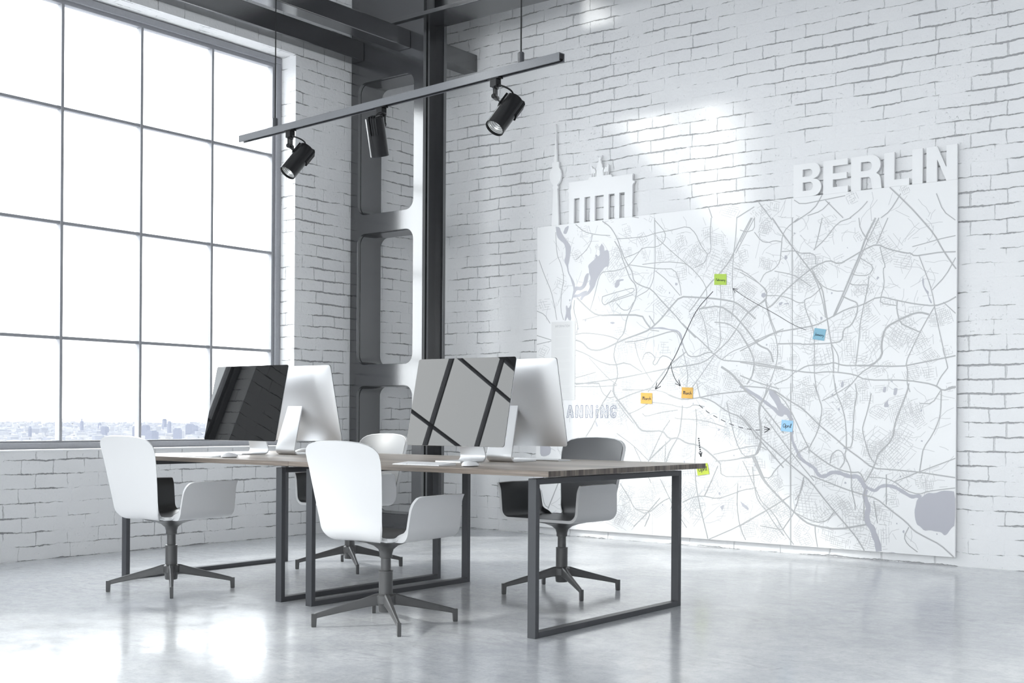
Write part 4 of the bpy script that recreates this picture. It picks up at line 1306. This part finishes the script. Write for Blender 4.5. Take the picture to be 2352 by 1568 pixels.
for ln in GRIDS.strip().splitlines():
    x, z, ux, uz, vx, vz, nu, nv = [int(t) for t in ln.split()]
    c = Vector((-6.2+x/1000, z/1000)); u = Vector((ux, uz))/1000; v = Vector((vx, vz))/1000
    ph1, ph2 = rnd.uniform(0, 6), rnd.uniform(0, 6); bend = rnd.uniform(-.10, .10)
    shear = rnd.uniform(-.15, .15)
    lim = lambda a, ph: .78 + .22*math.sin(a*2.7+ph)
    def pt(a, b):
        return c + u*(a + shear*b) + v*(b + bend*a*a)
    def line(run, fixed, ph, isu):
        e0 = -lim(fixed, ph)*rnd.uniform(.8, 1.05); e1 = lim(fixed, ph+2)*rnd.uniform(.8, 1.05)
        k = max(2, run); st = (e1-e0)/k
        for i in range(k):
            if rnd.random() < .16: continue
            s0 = e0 + st*i; s1 = s0 + st
            if isu: gline(pt(s0, fixed), pt(s1, fixed))
            else: gline(pt(fixed, s0), pt(fixed, s1))
    for i in range(nu+1):
        fx = -1 + 2*i/nu + rnd.uniform(-.25, .25)/nu
        if rnd.random() < .93: line(nv//2+1, fx, ph1, True)
    for i in range(nv+1):
        fx = -1 + 2*i/nv + rnd.uniform(-.3, .3)/nv
        if rnd.random() < .86: line(nu//2+1, fx, ph2, False)
for _ in range(95):
    c = Vector((rnd.uniform(-5.65, -3.0), rnd.uniform(.15, 2.3))); a = rnd.choice([.05, -.3, .5, .9]) + rnd.uniform(-.15, .15); s = rnd.uniform(.05, .12); s2 = s*rnd.uniform(.6, 1)
    u = Vector((math.cos(a), math.sin(a)))*s; v = Vector((-math.sin(a), math.cos(a)))*s2; nu, nv = max(3, int(s/.011)), max(3, int(s2/.012))
    ph1, ph2 = rnd.uniform(0, 6), rnd.uniform(0, 6); bend = rnd.uniform(-.15, .15); shear = rnd.uniform(-.2, .2)
    for i in range(nu+1):
        if rnd.random() < .85: line(nv//2+1, -1 + 2*i/nu + rnd.uniform(-.3, .3)/nu, ph1, True)
    for i in range(nv+1):
        if rnd.random() < .8: line(nu//2+1, -1 + 2*i/nv + rnd.uniform(-.3, .3)/nv, ph2, False)
# loose lanes between the quarters
for _ in range(800):
    p = Vector((rnd.uniform(BX0+.1, BX1-.1), rnd.uniform(BZ0+.08, BZ1-.1)))
    a = rnd.choice([.2, 1.77, -.35, 1.2, .6, -.8]) + rnd.uniform(-.2, .2)
    for _ in range(rnd.randint(1, 4)):
        q = p + Vector((math.cos(a), math.sin(a)))*rnd.uniform(.02, .07); gline(p, q); p = q; a += rnd.uniform(-.7, .7)
rel(mb, BO).build('street_print', M['ink_light'], board, fixn=False)
for ln in WATER.strip().splitlines():
    P = [clip(p) for p in pts_mm(ln)]
    P = dedupe(smooth_line(P + [P[0]], 1)[:-1], .0008)
    mb = MB(); mb.flat(P, F(MF-.0008 - rnd.random()*8e-5)); rel(mb, BO).build('printed_lake', M['water'], board, fixn=False)
for ln in RIVERS.strip().splitlines():
    w, s = ln.split(':'); w0, w1 = [int(t)/1000 for t in w.split()]
    P = dedupe(smooth_line([clip(p) for p in pts_mm(s)], 2), .001); n = len(P)
    mb = MB(); mb.ribbon(P, [w0 + (w1-w0)*i/(n-1) + .003*math.sin(i*1.3) for i in range(n)], F(MF-.00075 - rnd.random()*8e-5))
    rel(mb, BO).build('printed_river', M['water'], board, fixn=False)
for _ in range(60):
    x, z, r = rnd.uniform(BX0+.2, BX1-.1), rnd.uniform(.2, 2.45), rnd.uniform(.004, .010)
    road_mb.flat([(x + r*math.cos(t)*rnd.uniform(.5, 1.2), z + r*math.sin(t)*rnd.uniform(.5, 1.4)) for t in [i*PI/3.5 for i in range(7)]], F(MF-.00072), 1)
rel(road_mb, BO).build('road_print', [M['ink'], M['water']], board, fixn=False)

# raised letters B E R L I N standing on the upper edge of the right part
LZ0, LZ1 = 2.5702, 2.808
H_ = LZ1-LZ0; sw = .078*0.88
def letter(ch, x0, x1):
    W = x1-x0; s = .0725; t = .047
    X = lambda a: x0+a
    Z = lambda b: LZ0+b
    def D(xa, xb, z0, z1, n=10):     # right-rounded bar outline
        r = (z1-z0)/2; k = min(r, xb-xa)
        return [(xa, z0), (xb-k, z0)] + [(xb-k + k*math.cos(a), (z0+z1)/2 + r*math.sin(a)) for a in [math.radians(-90 + 180*i/n) for i in range(1, n)]] + [(xb-k, z1), (xa, z1)]
    if ch == 'I': return [[[(X(0), Z(0)), (X(W), Z(0)), (X(W), Z(H_)), (X(0), Z(H_))]]]
    if ch == 'L': return [[[(X(0), Z(0)), (X(W), Z(0)), (X(W), Z(t)), (X(s), Z(t)), (X(s), Z(H_)), (X(0), Z(H_))]]]
    if ch == 'E':
        return [[[(X(0), Z(0)), (X(W), Z(0)), (X(W), Z(t*.96)), (X(s), Z(t*.96)), (X(s), Z(.098)), (X(W*.95), Z(.098)), (X(W*.95), Z(.142)), (X(s), Z(.142)), (X(s), Z(H_-t*.92)), (X(W*.985), Z(H_-t*.92)), (X(W*.985), Z(H_)), (X(0), Z(H_))]]]
    if ch == 'N':
        return [[[(X(0), Z(0)), (X(s), Z(0)), (X(s), Z(H_*.62)), (X(W-s), Z(0)), (X(W), Z(0)), (X(W), Z(H_)), (X(W-s), Z(H_)), (X(W-s), Z(H_*.38)), (X(s*.98), Z(H_)), (X(0), Z(H_))]]]
    if ch == 'B':
        m = .124
        up = D(X(0), X(W*.955), Z(m), Z(H_)); lo = D(X(0), X(W), Z(0), Z(m))
        outer = [(X(0), Z(0))] + lo[1:-1] + up[1:-1] + [(X(0), Z(H_))]
        h1 = D(X(s), X(W*.955-.058), Z(m+.020), Z(H_-.042)); h0 = D(X(s), X(W-.062), Z(.042), Z(m-.021))
        return [[outer, list(reversed(h1)), list(reversed(h0))]]
    if ch == 'R':
        m = .108
        up = D(X(0), X(W*.97), Z(m-.012), Z(H_))
        leg = [(X(W), Z(0)), (X(W*.985), Z(.03)), (X(W*.97), Z(.068)), (X(W*.93), Z(.092)), (X(W*.84), Z(.108))]
        outer = [(X(0), Z(0)), (X(s), Z(0)), (X(s), Z(.088)), (X(W*.58), Z(.088)), (X(W*.655), Z(.072)), (X(W*.68), Z(.03)), (X(W*.70), Z(0))] + leg + up[3:-1] + [(X(0), Z(H_))]
        h1 = D(X(s), X(W*.97-.062), Z(.132), Z(H_-.043))
        return [[outer, list(reversed(h1))]]
for ch, x0, x1 in (('B', -3.832, -3.618), ('E', -3.604, -3.420), ('R', -3.398, -3.178), ('L', -3.160, -2.985), ('I', -2.965, -2.893), ('N', -2.868, -2.662)):
    mb = MB()
    for loops in letter(ch, x0, x1): mb.prism(loops, F(MF), F(MF+.020))
    o = rel(mb, BO).build('raised_letter', M['board'], board, bevel=.001)
    tag(o, 'raised white capital letter ' + ch)
# skyline silhouettes on the upper edge of the left part
zb = 2.5702
half = [(.036, zb), (.021, 2.872), (.028, 2.876), (.029, 2.892), (.020, 2.897), (.020, 2.906), (.034, 2.918), (.050, 2.940), (.058, 2.968), (.059, 2.995), (.052, 3.024), (.036, 3.046), (.034, 3.050), (.034, 3.095), (.014, 3.096), (.0115, 3.19), (.013, 3.192), (.013, 3.198), (.009, 3.200), (.007, 3.262), (.0085, 3.264), (.0085, 3.270), (.0055, 3.272), (.0025, 3.41)]
cx = -5.9585
lp = [(cx+a, b) for a, b in half] + [(cx-a, b) for a, b in reversed(half)]
mb = MB(); mb.prism([lp], F(MF), F(MF+.020)); tag(rel(mb, BO).build('tower_silhouette', M['board'], board), 'white cutout of a tall tower with a ball')
g0, g1 = -5.818, -5.205
out = [(g0, zb)]
doors = [(-5.768, -5.713), (-5.664, -5.608), (-5.562, -5.477), (-5.428, -5.372), (-5.327, -5.277)]
for a, b in doors: out += [(a, zb), (a, 2.772), (b, 2.772), (b, zb)]
out += [(g1, zb), (g1, 2.815), (g1+.006, 2.830), (g1+.016, 2.838), (g1+.020, 2.852), (g1, 2.858), (g1, 2.900), (g1+.006, 2.909), (g1-.195, 2.909), (g1-.203, 2.928), (g0+.197, 2.928), (g0+.189, 2.909), (g0-.006, 2.909), (g0, 2.900), (g0, 2.858), (g0-.020, 2.852), (g0-.016, 2.838), (g0-.006, 2.830), (g0, 2.815), (g0-.006, 2.782), (g0, 2.776)]
mb = MB(); mb.prism([out], F(MF), F(MF+.020))
gate = tag(rel(mb, BO).build('gate_silhouette', M['board'], board), 'white cutout of a columned gate')
# four horses, chariot and a winged rider on the gate
q0 = -5.517; zq = 2.9282
fig = []
fig.append([(q0-.036, zq), (q0+.036, zq), (q0+.032, zq+.045), (q0+.038, zq+.062), (q0+.026, zq+.066), (q0+.022, zq+.09), (q0+.014, zq+.105), (q0+.010, zq+.125), (q0+.006, zq+.128), (q0+.010, zq+.138), (q0+.024, zq+.165), (q0+.008, zq+.148), (q0, zq+.158), (q0-.008, zq+.148), (q0-.024, zq+.165), (q0-.010, zq+.138), (q0-.006, zq+.128), (q0-.010, zq+.125), (q0-.016, zq+.105), (q0-.022, zq+.09), (q0-.028, zq+.066), (q0-.036, zq+.062), (q0-.032, zq+.045)])
for s in (-1, 1):
    for off in (.050, .072):
        c = q0 + s*off; k = .09 if off > .06 else .072
        fig.append([(c-.009, zq), (c-.004, zq), (c-.003, zq+.028), (c+.003, zq+.028), (c+.004, zq), (c+.009, zq), (c+.011, zq+k*.62), (c+.007*s+.006, zq+k*.9), (c+.007*s, zq+k), (c+.007*s-.006, zq+k*.9), (c-.011, zq+k*.62)])
mb = MB()
for lp in fig: mb.prism([lp], F(MF), F(MF+.020))
rel(mb, BO).build('chariot_silhouette', M['board'], gate).parent = gate

# information panel
mb = MB(); mb.flat([(-5.988, 1.122), (-5.748, 1.122), (-5.748, 1.768), (-5.988, 1.768)], F(MF-.0012))
ip = rel(mb, BO).build('information_panel', M['panel_print'], board, fixn=False)
mb = MB()
for a, b in ((1.655, 1.695), (1.56, 1.635), (1.46, 1.535), (1.385, 1.43), (1.25, 1.36), (1.18, 1.22)):
    z = b
    while z > a:
        mb.flat([(-5.948, z-.006), (-5.800, z-.006), (-5.800, z), (-5.948, z)], F(MF-.0016)); z -= .012
rel(mb, BO).build('text_block', M['panel_print_dark'], ip, fixn=False)
mb = MB(); mb.box((-5.7485, MF-.0016, 1.122), (-5.746, MF-.0010, 1.768)); mb.box((-5.988, MF-.0016, 1.120), (-5.746, MF-.0010, 1.1222))
rel(mb, BO).build('panel_edge', M['text_print'], ip)

# stroke lettering -------------------------------------------------
def cyc(cx, cy, rx, ry, a0, a1, n=10): return [(cx + rx*math.cos(math.radians(a0+(a1-a0)*i/n)), cy + ry*math.sin(math.radians(a0+(a1-a0)*i/n))) for i in range(n+1)]
CAPS = {'I': [[(0,0),(0,1)]], 'N': [[(0,0),(0,1),(.6,0),(.6,1)]], 'F': [[(0,0),(0,1),(.5,1)],[(0,.52),(.42,.52)]],
 'O': [cyc(.35,.5,.35,.5,0,360,18)], 'R': [[(0,0),(0,1),(.3,1)]+cyc(.3,.76,.22,.24,90,-90,8)+[(0,.52)],[(.28,.52),(.55,0)]],
 'M': [[(0,0),(0,1),(.38,.3),(.76,1),(.76,0)]], 'A': [[(0,0),(.32,1),(.64,0)],[(.12,.35),(.52,.35)]], 'T': [[(.3,0),(.3,1)],[(0,1),(.6,1)]]}
HAND = {  # flowing lower case, x-height .5, (strokes, advance)
 'a': ([cyc(.22,.24,.2,.24,60,400,14), [(.42,.48),(.42,.08),(.5,.0),(.58,.08)]], .56),
 'b': ([[(.05,1.0),(.08,.4),(.06,.02)], cyc(.24,.24,.18,.24,170,-160,14)], .5),
 'c': ([cyc(.22,.24,.2,.25,50,310,12)], .44),
 'e': ([[(.04,.22),(.4,.28)]+cyc(.22,.25,.2,.25,10,310,14)], .46),
 'h': ([[(.05,1.05),(.07,.5),(.05,0)],[(.06,.3),(.2,.48),(.34,.42),(.37,.2),(.38,0)]], .48),
 'i': ([[(.08,.5),(.08,.1),(.14,.0),(.2,.06)],[(.08,.70),(.09,.74)]], .26),
 'l': ([[(.05,.1),(.16,.8),(.13,1.05),(.05,.95),(.08,.2),(.16,.0),(.26,.1)]], .3),
 'n': ([[(.04,.5),(.06,0)],[(.06,.3),(.2,.5),(.32,.4),(.34,0)]], .44),
 'p': ([[(.06,.5),(.05,-.45)], cyc(.24,.24,.18,.24,170,-160,14)], .48),
 'r': ([[(.05,.5),(.07,0)],[(.07,.3),(.2,.48),(.32,.44)]], .36),
 'u': ([[(.04,.5),(.07,.1),(.18,0),(.32,.15),(.35,.5)],[(.35,.5),(.36,.05),(.44,0)]], .48),
 'y': ([[(.04,.5),(.1,.1),(.2,.05),(.34,.25),(.36,.5)],[(.36,.5),(.34,-.2),(.24,-.5),(.12,-.45)]], .46),
 'F': ([[(.12,0),(.2,.95)],[(0,.88),(.2,.96),(.62,.95)],[(.14,.5),(.42,.52)]], .56),
 'J': ([[(.28,1.0),(.24,.2),(.14,-.3),(.0,-.28)]], .4),
 'M': ([[(0,.85),(.1,.98),(.16,.8),(.12,0)],[(.15,.7),(.32,.98),(.38,.8),(.36,.05)],[(.38,.7),(.58,.96),(.64,.7),(.62,.1),(.72,0)]], .84),
 'A': ([cyc(.3,.42,.28,.46,70,400,16),[(.56,.92),(.56,.1),(.66,0)]], .72)}
def strokes_word(mb, word, org, size, table, width, f, slant=.12, ang=0, gap=.18):
    x = 0; ca, sa = math.cos(ang), math.sin(ang)
    for ch in word:
        if table is CAPS: st = CAPS[ch]; adv = max(p[0] for s in st for p in s) + .22
        else: st, adv = table[ch]
        for s in st:
            P = []
            for a, b in s:
                X = (x + a + slant*b)*size; Z = b*size
                P.append((org[0] + X*ca - Z*sa, org[1] + X*sa + Z*ca))
            P = dedupe(smooth_line(P, 1) if len(P) > 2 else P, 1e-5)
            if P: mb.ribbon(P, width, f)
        x += adv
    return x*size
mb = MB(); strokes_word(mb, 'INFORMATION', (-5.946, 1.722), .0182, CAPS, .0032, F(MF-.0017), 0)
rel(mb, BO).build('heading_text', M['text_print'], ip, fixn=False)

# hatched hand-drawn word
def block(ch):
    k = .30
    if ch == 'P': return [[(0,0),(.22,0),(.22,.36),(.5,.42),(.62,.6),(.6,.82),(.45,1),(0,1)], [(.22,.55),(.38,.6),(.4,.75),(.22,.8)]]
    if ch == 'L': return [[(0,0),(.6,0),(.6,.22),(.22,.24),(.22,1),(0,1)]]
    if ch == 'A': return [[(0,0),(.2,.02),(.27,.25),(.48,.25),(.55,0),(.78,.03),(.52,.98),(.26,1)], [(.30,.42),(.44,.42),(.38,.7)]]
    if ch == 'N': return [[(0,0),(.22,.02),(.21,.6),(.52,0),(.78,.02),(.8,.98),(.6,1),(.58,.42),(.24,1),(.02,.97)]]
    if ch == 'i': return [[(0,0),(.22,.01),(.22,.68),(0,.7)], [(.11+.10*math.cos(t), .90+.09*math.sin(t)) for t in [i*PI/5 for i in range(10)]]]
    if ch == 'G': return [[(.42,0),(.62,.08),(.66,.44),(.36,.44),(.36,.3),(.46,.28),(.44,.18),(.34,.18),(.22,.35),(.22,.68),(.36,.82),(.5,.7),(.68,.78),(.56,.97),(.34,1),(.1,.86),(0,.6),(.02,.28),(.2,.04)]]
def inside(poly, x, y):
    c = False; n = len(poly)
    for i in range(n):
        (x1, y1), (x2, y2) = poly[i], poly[(i+1) % n]
        if (y1 > y) != (y2 > y) and x < (x2-x1)*(y-y1)/(y2-y1)+x1: c = not c
    return c
mb = MB(); sc = .102; x = 0
word = 'PLANNiNG'; pos = [-6.005, -5.930, -5.828, -5.738, -5.640, -5.537, -5.492, -5.402]
for ch, px in zip(word, pos):
    lps = block(ch); to = lambda p: (px + p[0]*sc*.88, .975 + p[1]*sc)
    for lp in lps: mb.ribbon([to(p) for p in lp + [lp[0]]], .0026, F(MF-.0013))
    k = -.6
    while k < 1.2 and ch != 'i' or (ch == 'i' and k < .7):
        run = []; 
        for i in range(41):
            a = i/40*.85; b = k + a*.42 + .012*math.sin(a*9+k*7)
            ins = inside(lps[0], a, b) and not (len(lps) > 1 and ch in 'PA' and inside(lps[1], a, b))
            if ins: run.append((a, b))
            if (not ins or i == 40) and len(run) > 1:
                mb.ribbon([to(run[0]), to(run[-1])], .0014, F(MF-.0013)); run = []
            elif not ins: run = []
        k += .115
rel(mb, BO).build('handwritten_word', M['marker_blue'], board, fixn=False)

# drawn arrows
def arrow(name, P, w, head=.05, dash=None, it=3, dots=False):
    P = dedupe(smooth_line(P, it), .002); mb = MB()
    if dots:
        for p in P: mb.flat([(p[0] + .0065*math.cos(t), p[1] + .0065*math.sin(t)) for t in [i*PI/5 for i in range(10)]], F(MF-.0018))
    elif dash:
        acc = 0; run = [P[0]]; on = True
        for a, b in zip(P, P[1:]):
            d = math.hypot(b[0]-a[0], b[1]-a[1]); acc += d; run.append(b)
            if acc > (dash[0] if on else dash[1]):
                if on and len(run) > 1: mb.ribbon(dedupe(run, 1e-5), w, F(MF-.0018))
                run = [b]; acc = 0; on = not on
    else: mb.ribbon(P, w, F(MF-.0018))
    if head:
        e = Vector(P[-1]); d = (e - Vector(P[-4 if len(P) > 4 else 0])).normalized()
        for s in (-1, 1):
            a = math.radians(155*s); h = Vector((d.x*math.cos(a) - d.y*math.sin(a), d.x*math.sin(a) + d.y*math.cos(a)))
            q = e + h*head; mb.ribbon([(q.x, q.y), (e.x, e.y)], w*1.1, F(MF-.0018))
    return rel(mb, BO).build(name, M['marker'], board, fixn=False)
a1 = [(-4.479,1.934),(-4.619,1.807),(-4.724,1.611),(-4.808,1.446),(-4.846,1.397),(-4.884,1.313),(-4.982,1.199)]
tag(arrow('drawn_arrow', a1, .0052, .055), 'long curved solid arrow')
tag(arrow('drawn_arrow', [(-4.842,1.407),(-4.834,1.346),(-4.806,1.278),(-4.756,1.224)], .0050, .05), 'short curved solid arrow')
tag(arrow('drawn_arrow', [(-3.725,1.611),(-3.833,1.657),(-3.970,1.742),(-4.181,1.855),(-4.314,1.947)], .0036, .04), 'thin straight solid arrow')
tag(arrow('drawn_arrow', [(-4.592,1.076),(-4.520,1.023),(-4.428,.977),(-4.318,.929),(-4.210,.901),(-4.103,.889),(-4.002,.900)], .0050, .05, dash=(.036, .030), it=4), 'dashed curved arrow')
dd = [(-4.594+.020*i/8, .821-.132*i/8) for i in range(9)]
mbp = arrow('drawn_arrow', dd, .006, .032, it=0, dots=True); tag(mbp, 'dotted downward arrow')

# sticky notes
def note(mat, pen, text, corners, size, label):
    """corners: tl, tr, br, bl on the board plane"""
    tl, tr, br, bl = [Vector(c) for c in corners]; c = (tl+tr+br+bl)/4
    u = ((tr-tl)+(br-bl))/4; v = ((tl-bl)+(tr-br))/4
    root = thing('sticky_note', label, 'note', (c.x, MF-.002, c.y), 0, 'sticky notes on the map')
    O = (c.x, MF-.002, c.y); ang = math.atan2(u.y, u.x)
    def S(d): return lambda a, b: (c.x + (u*a + v*b).x, MF-.0022 - d - .006*max(0, (-b-.2)/1.2)**2, c.y + (u*a + v*b).y)
    mb = MB(); n = 8; fr, bk = S(.0006), S(0)
    for s in (fr, bk):
        mb.add([s(a, -1 + 2*i/n) for i in range(n+1) for a in (-1, 1)], [(2*i, 2*i+1, 2*i+3, 2*i+2) for i in range(n)])
    mb.add([f(a, b) for a, b in ((-1,-1),(1,-1),(1,1),(-1,1)) for f in (fr, bk)], [(0,1,3,2),(2,3,5,4),(4,5,7,6),(6,7,1,0)])
    rel(mb, O).build('paper', mat, root, weld=True)
    mb = MB()
    wid = strokes_word(MB(), text, (0, 0), 1, HAND, .01, lambda a, b: (a, 0, b))
    sc = size/wid*2
    def Fp(a, b): return fr(a, b)
    def Fo(a, b):
        p = fr(a, b); return (p[0], p[1]-.0003, p[2])
    hsc = sc
    tmp = MB(); strokes_word(tmp, text, (-size, -.28), sc, HAND, .085, Fo)
    rel(tmp, O).build('handwriting', pen, root, fixn=False)
    return root
note(M['note_green'], M['pen_green'], 'February', [(-4.468,2.065),(-4.366,2.058),(-4.365,1.976),(-4.468,1.983)], .80, 'green sticky note reading February, highest on the map')
note(M['note_blue'], M['pen_teal'], 'January', [(-3.660,1.624),(-3.573,1.611),(-3.589,1.530),(-3.675,1.546)], .78, 'teal blue sticky note reading January, right part of the map')
note(M['note_orange'], M['pen_dark'], 'March', [(-5.111,1.173),(-5.007,1.172),(-5.009,1.085),(-5.112,1.091)], .78, 'orange sticky note reading March, under the long arrow head')
note(M['note_orange'], M['pen_dark'], 'March', [(-4.743,1.214),(-4.645,1.209),(-4.647,1.126),(-4.746,1.130)], .78, 'orange sticky note reading March, above the dashed arrow start')
note(M['note_sky'], M['pen_dark'], 'April', [(-3.910,.967),(-3.820,.961),(-3.826,.879),(-3.916,.888)], .74, 'sky blue sticky note reading April, at the dashed arrow tip')
note(M['note_lime'], M['pen_dark'], 'April', [(-4.615,.621),(-4.518,.639),(-4.498,.554),(-4.599,.540)], .74, 'lime sticky note reading April, partly behind the desk corner')

# ------------------------------------------------------------------ city outside
GZ = -60.0
mb = MB(); mb.box((-30000, -16000, GZ-1), (-40, 30000, GZ)); tag(mb.build('ground', M['ground']), 'flat pale ground under the hazy city outside', 'ground', kind='stuff')
cam_f, cam_cy = 2800.3, 962.3
def far(px, dist):
    a = (px-1176)/cam_f
    d = Vector((math.cos(.663275)*a - math.sin(.663275), math.sin(.663275)*a + math.cos(.663275), 0)); d.normalize()
    return d*dist
rnd = random.Random(5)
TD = {px: 3000.0 + 260*((k*5) % 12) for k, (px, *_r) in enumerate([(69,), (188,), (229,), (241,), (310,), (335,), (349,), (378,), (389,), (408,), (437,), (449,)])}
TD.update({310: 2420.0, 349: 2200.0, 408: 2300.0})
keep = [far(px, d) for px, d in TD.items()]
mb = MB()
def block_box(mb, p, w, d, h, rz, mi=0):
    Mx = Matrix.Translation((p.x, p.y, GZ)) @ Matrix.Rotation(rz, 4, 'Z'); mb.box((-w/2, -d/2, 0), (w/2, d/2, h), mi, Mx)
for _ in range(6500):
    dist = 2100*(10**rnd.uniform(0, .75)); p = far(rnd.uniform(-700, 900), dist)
    if any((p-q).length < 75 for q in keep): continue
    w = rnd.uniform(8, 26)*(dist/3000)**.5; h = rnd.choice([5, 7, 8, 10, 12, 14])*rnd.uniform(.8, 1.2)*(1 if rnd.random() > .05 else 1.8)
    block_box(mb, p, w, rnd.uniform(8, 22), h, rnd.uniform(0, PI), rnd.choice([0, 0, 1, 2]))
tag(mb.build('city_rooftops', [M['city_a'], M['city_b'], M['city_c']]), 'hazy sea of low city rooftops beyond the window', 'city', kind='stuff')
TOW = [(69, 979, 5, 'short pale tower on the skyline in the leftmost window pane', 0), (188, 965, 5, 'slim pointed tower on the skyline just right of the first window bar', 1),
 (229, 971, 5, 'slim flat tower on the skyline behind the left chair', 0), (241, 979, 12, 'broad hazy block on the skyline right beside the slim flat tower', 0),
 (310, 978, 8, 'hazy tower on the skyline just left of the second window bar', 0), (335, 976, 13, 'wide hazy tower on the skyline just right of the second window bar', 0),
 (349, 988, 20, 'low broad hazy block on the skyline left of the twin slim towers', 0), (378, 962, 7, 'tallest slim round-headed tower on the skyline', 2), (389, 967, 6, 'slim tower on the skyline right beside the round-headed one', 0),
 (408, 983, 14, 'squat hazy block on the skyline right of the twin slim towers', 0), (437, 973, 15, 'broad pale tower on the skyline nearest the dark screen', 0), (449, 977, 9, 'narrow pale tower attached right of the broad skyline tower', 0)]
for px, top, w, lab, typ in TOW:
    dist = TD[px]; p = far(px, dist); yh = cam_cy - .00627*(1176-px)
    sc = math.sqrt(1 + ((px-1176)/cam_f)**2)
    h = .96 - GZ + (yh-top)/cam_f*dist/sc; ww = w*dist/cam_f
    root = thing('distant_tower', lab, 'tower', (p.x, p.y, GZ), rnd.uniform(0, .6), 'towers on the hazy skyline')
    mb = MB()
    mb.box((-ww/2, -ww/2, 0), (ww/2, ww/2, h*.94)); mb.build('tower_shaft', M['tower'], root)
    mb = MB()
    if typ == 1: mb.lathe([(ww*.5, h*.94), (ww*.25, h), (.2, h+18)], n=8)
    elif typ == 2: mb.lathe([(ww*.5, h*.94), (ww*.62, h*.97), (ww*.55, h), (.5, h+4)], n=16)
    else: mb.box((-ww*.36, -ww*.36, h*.94), (ww*.36, ww*.36, h))
    mb.build('tower_cap', M['tower'], root)

# ------------------------------------------------------------------ camera
cam = bpy.data.cameras.new('camera'); co = bpy.data.objects.new('camera', cam); COL.objects.link(co)
cam.sensor_fit = 'HORIZONTAL'; cam.sensor_width = 36; cam.lens = 36*cam_f/2352
cam.shift_x = 0; cam.shift_y = (cam_cy-784)/2352
cam.clip_end = 60000; cam.clip_start = .05
co.matrix_world = Matrix.Translation((0, 0, .96)) @ Matrix.Rotation(.663275, 4, 'Z') @ Matrix.Rotation(PI/2, 4, 'X') @ Matrix.Rotation(.0062742, 4, 'Z')
SC.camera = co

# ------------------------------------------------------------------ daylight
az, el = math.radians(41.5), math.radians(33)
sd = bpy.data.lights.new('sun', 'SUN'); so = bpy.data.objects.new('sun', sd); COL.objects.link(so)
sd.energy = SUN; sd.angle = math.radians(2.6); sd.color = (1, .985, .95)
dv = Vector((math.cos(az)*math.cos(el), math.sin(az)*math.cos(el), -math.sin(el)))
so.rotation_euler = dv.to_track_quat('-Z', 'Y').to_euler(); so.location = (-20, -18, 17)
wd = bpy.data.worlds.new('hazy_sky'); SC.world = wd; wd.use_nodes = True
nt = wd.node_tree; nt.nodes.clear()
wo = nt.nodes.new('ShaderNodeOutputWorld'); bg = nt.nodes.new('ShaderNodeBackground'); tc = nt.nodes.new('ShaderNodeTexCoord')
nz = nt.nodes.new('ShaderNodeTexNoise'); nz.inputs['Scale'].default_value = 3.2; nz.inputs['Detail'].default_value = 6; nz.inputs['Distortion'].default_value = .5
rp = nt.nodes.new('ShaderNodeValToRGB'); rp.color_ramp.elements[0].position = .38; rp.color_ramp.elements[0].color = (.92, .955, 1, 1)
rp.color_ramp.elements[1].position = .58; rp.color_ramp.elements[1].color = (.985, .99, 1, 1)
nt.links.new(tc.outputs['Generated'], nz.inputs[0]); nt.links.new(nz.outputs[0], rp.inputs[0]); nt.links.new(rp.outputs[0], bg.inputs[0])
bg.inputs[1].default_value = SKY; nt.links.new(bg.outputs[0], wo.inputs[0])
# sky light comes in through the windows
def portal(loc, rot, sx, sy):
    l = bpy.data.lights.new('window_portal', 'AREA'); l.shape = 'RECTANGLE'; l.size = sx; l.size_y = sy; l.cycles.is_portal = True
    o = bpy.data.objects.new('window_portal', l); COL.objects.link(o); o.location = loc; o.rotation_euler = rot
for a, p, b, q in LEFT: portal((-7.9, (a+b)/2, (p+q)/2), (0, -PI/2, 0), q-p, b-a)
for a, p, b, q in SOUTH_FILL: portal(((a+b)/2, YS-TH-.03, (p+q)/2), (PI/2, 0, 0), b-a, q-p)

vs = SC.view_settings; SC.display_settings.display_device = 'sRGB'
vs.view_transform = 'Standard'; vs.look = 'None'; vs.gamma = 1; vs.use_curve_mapping = False; vs.exposure = EXPO
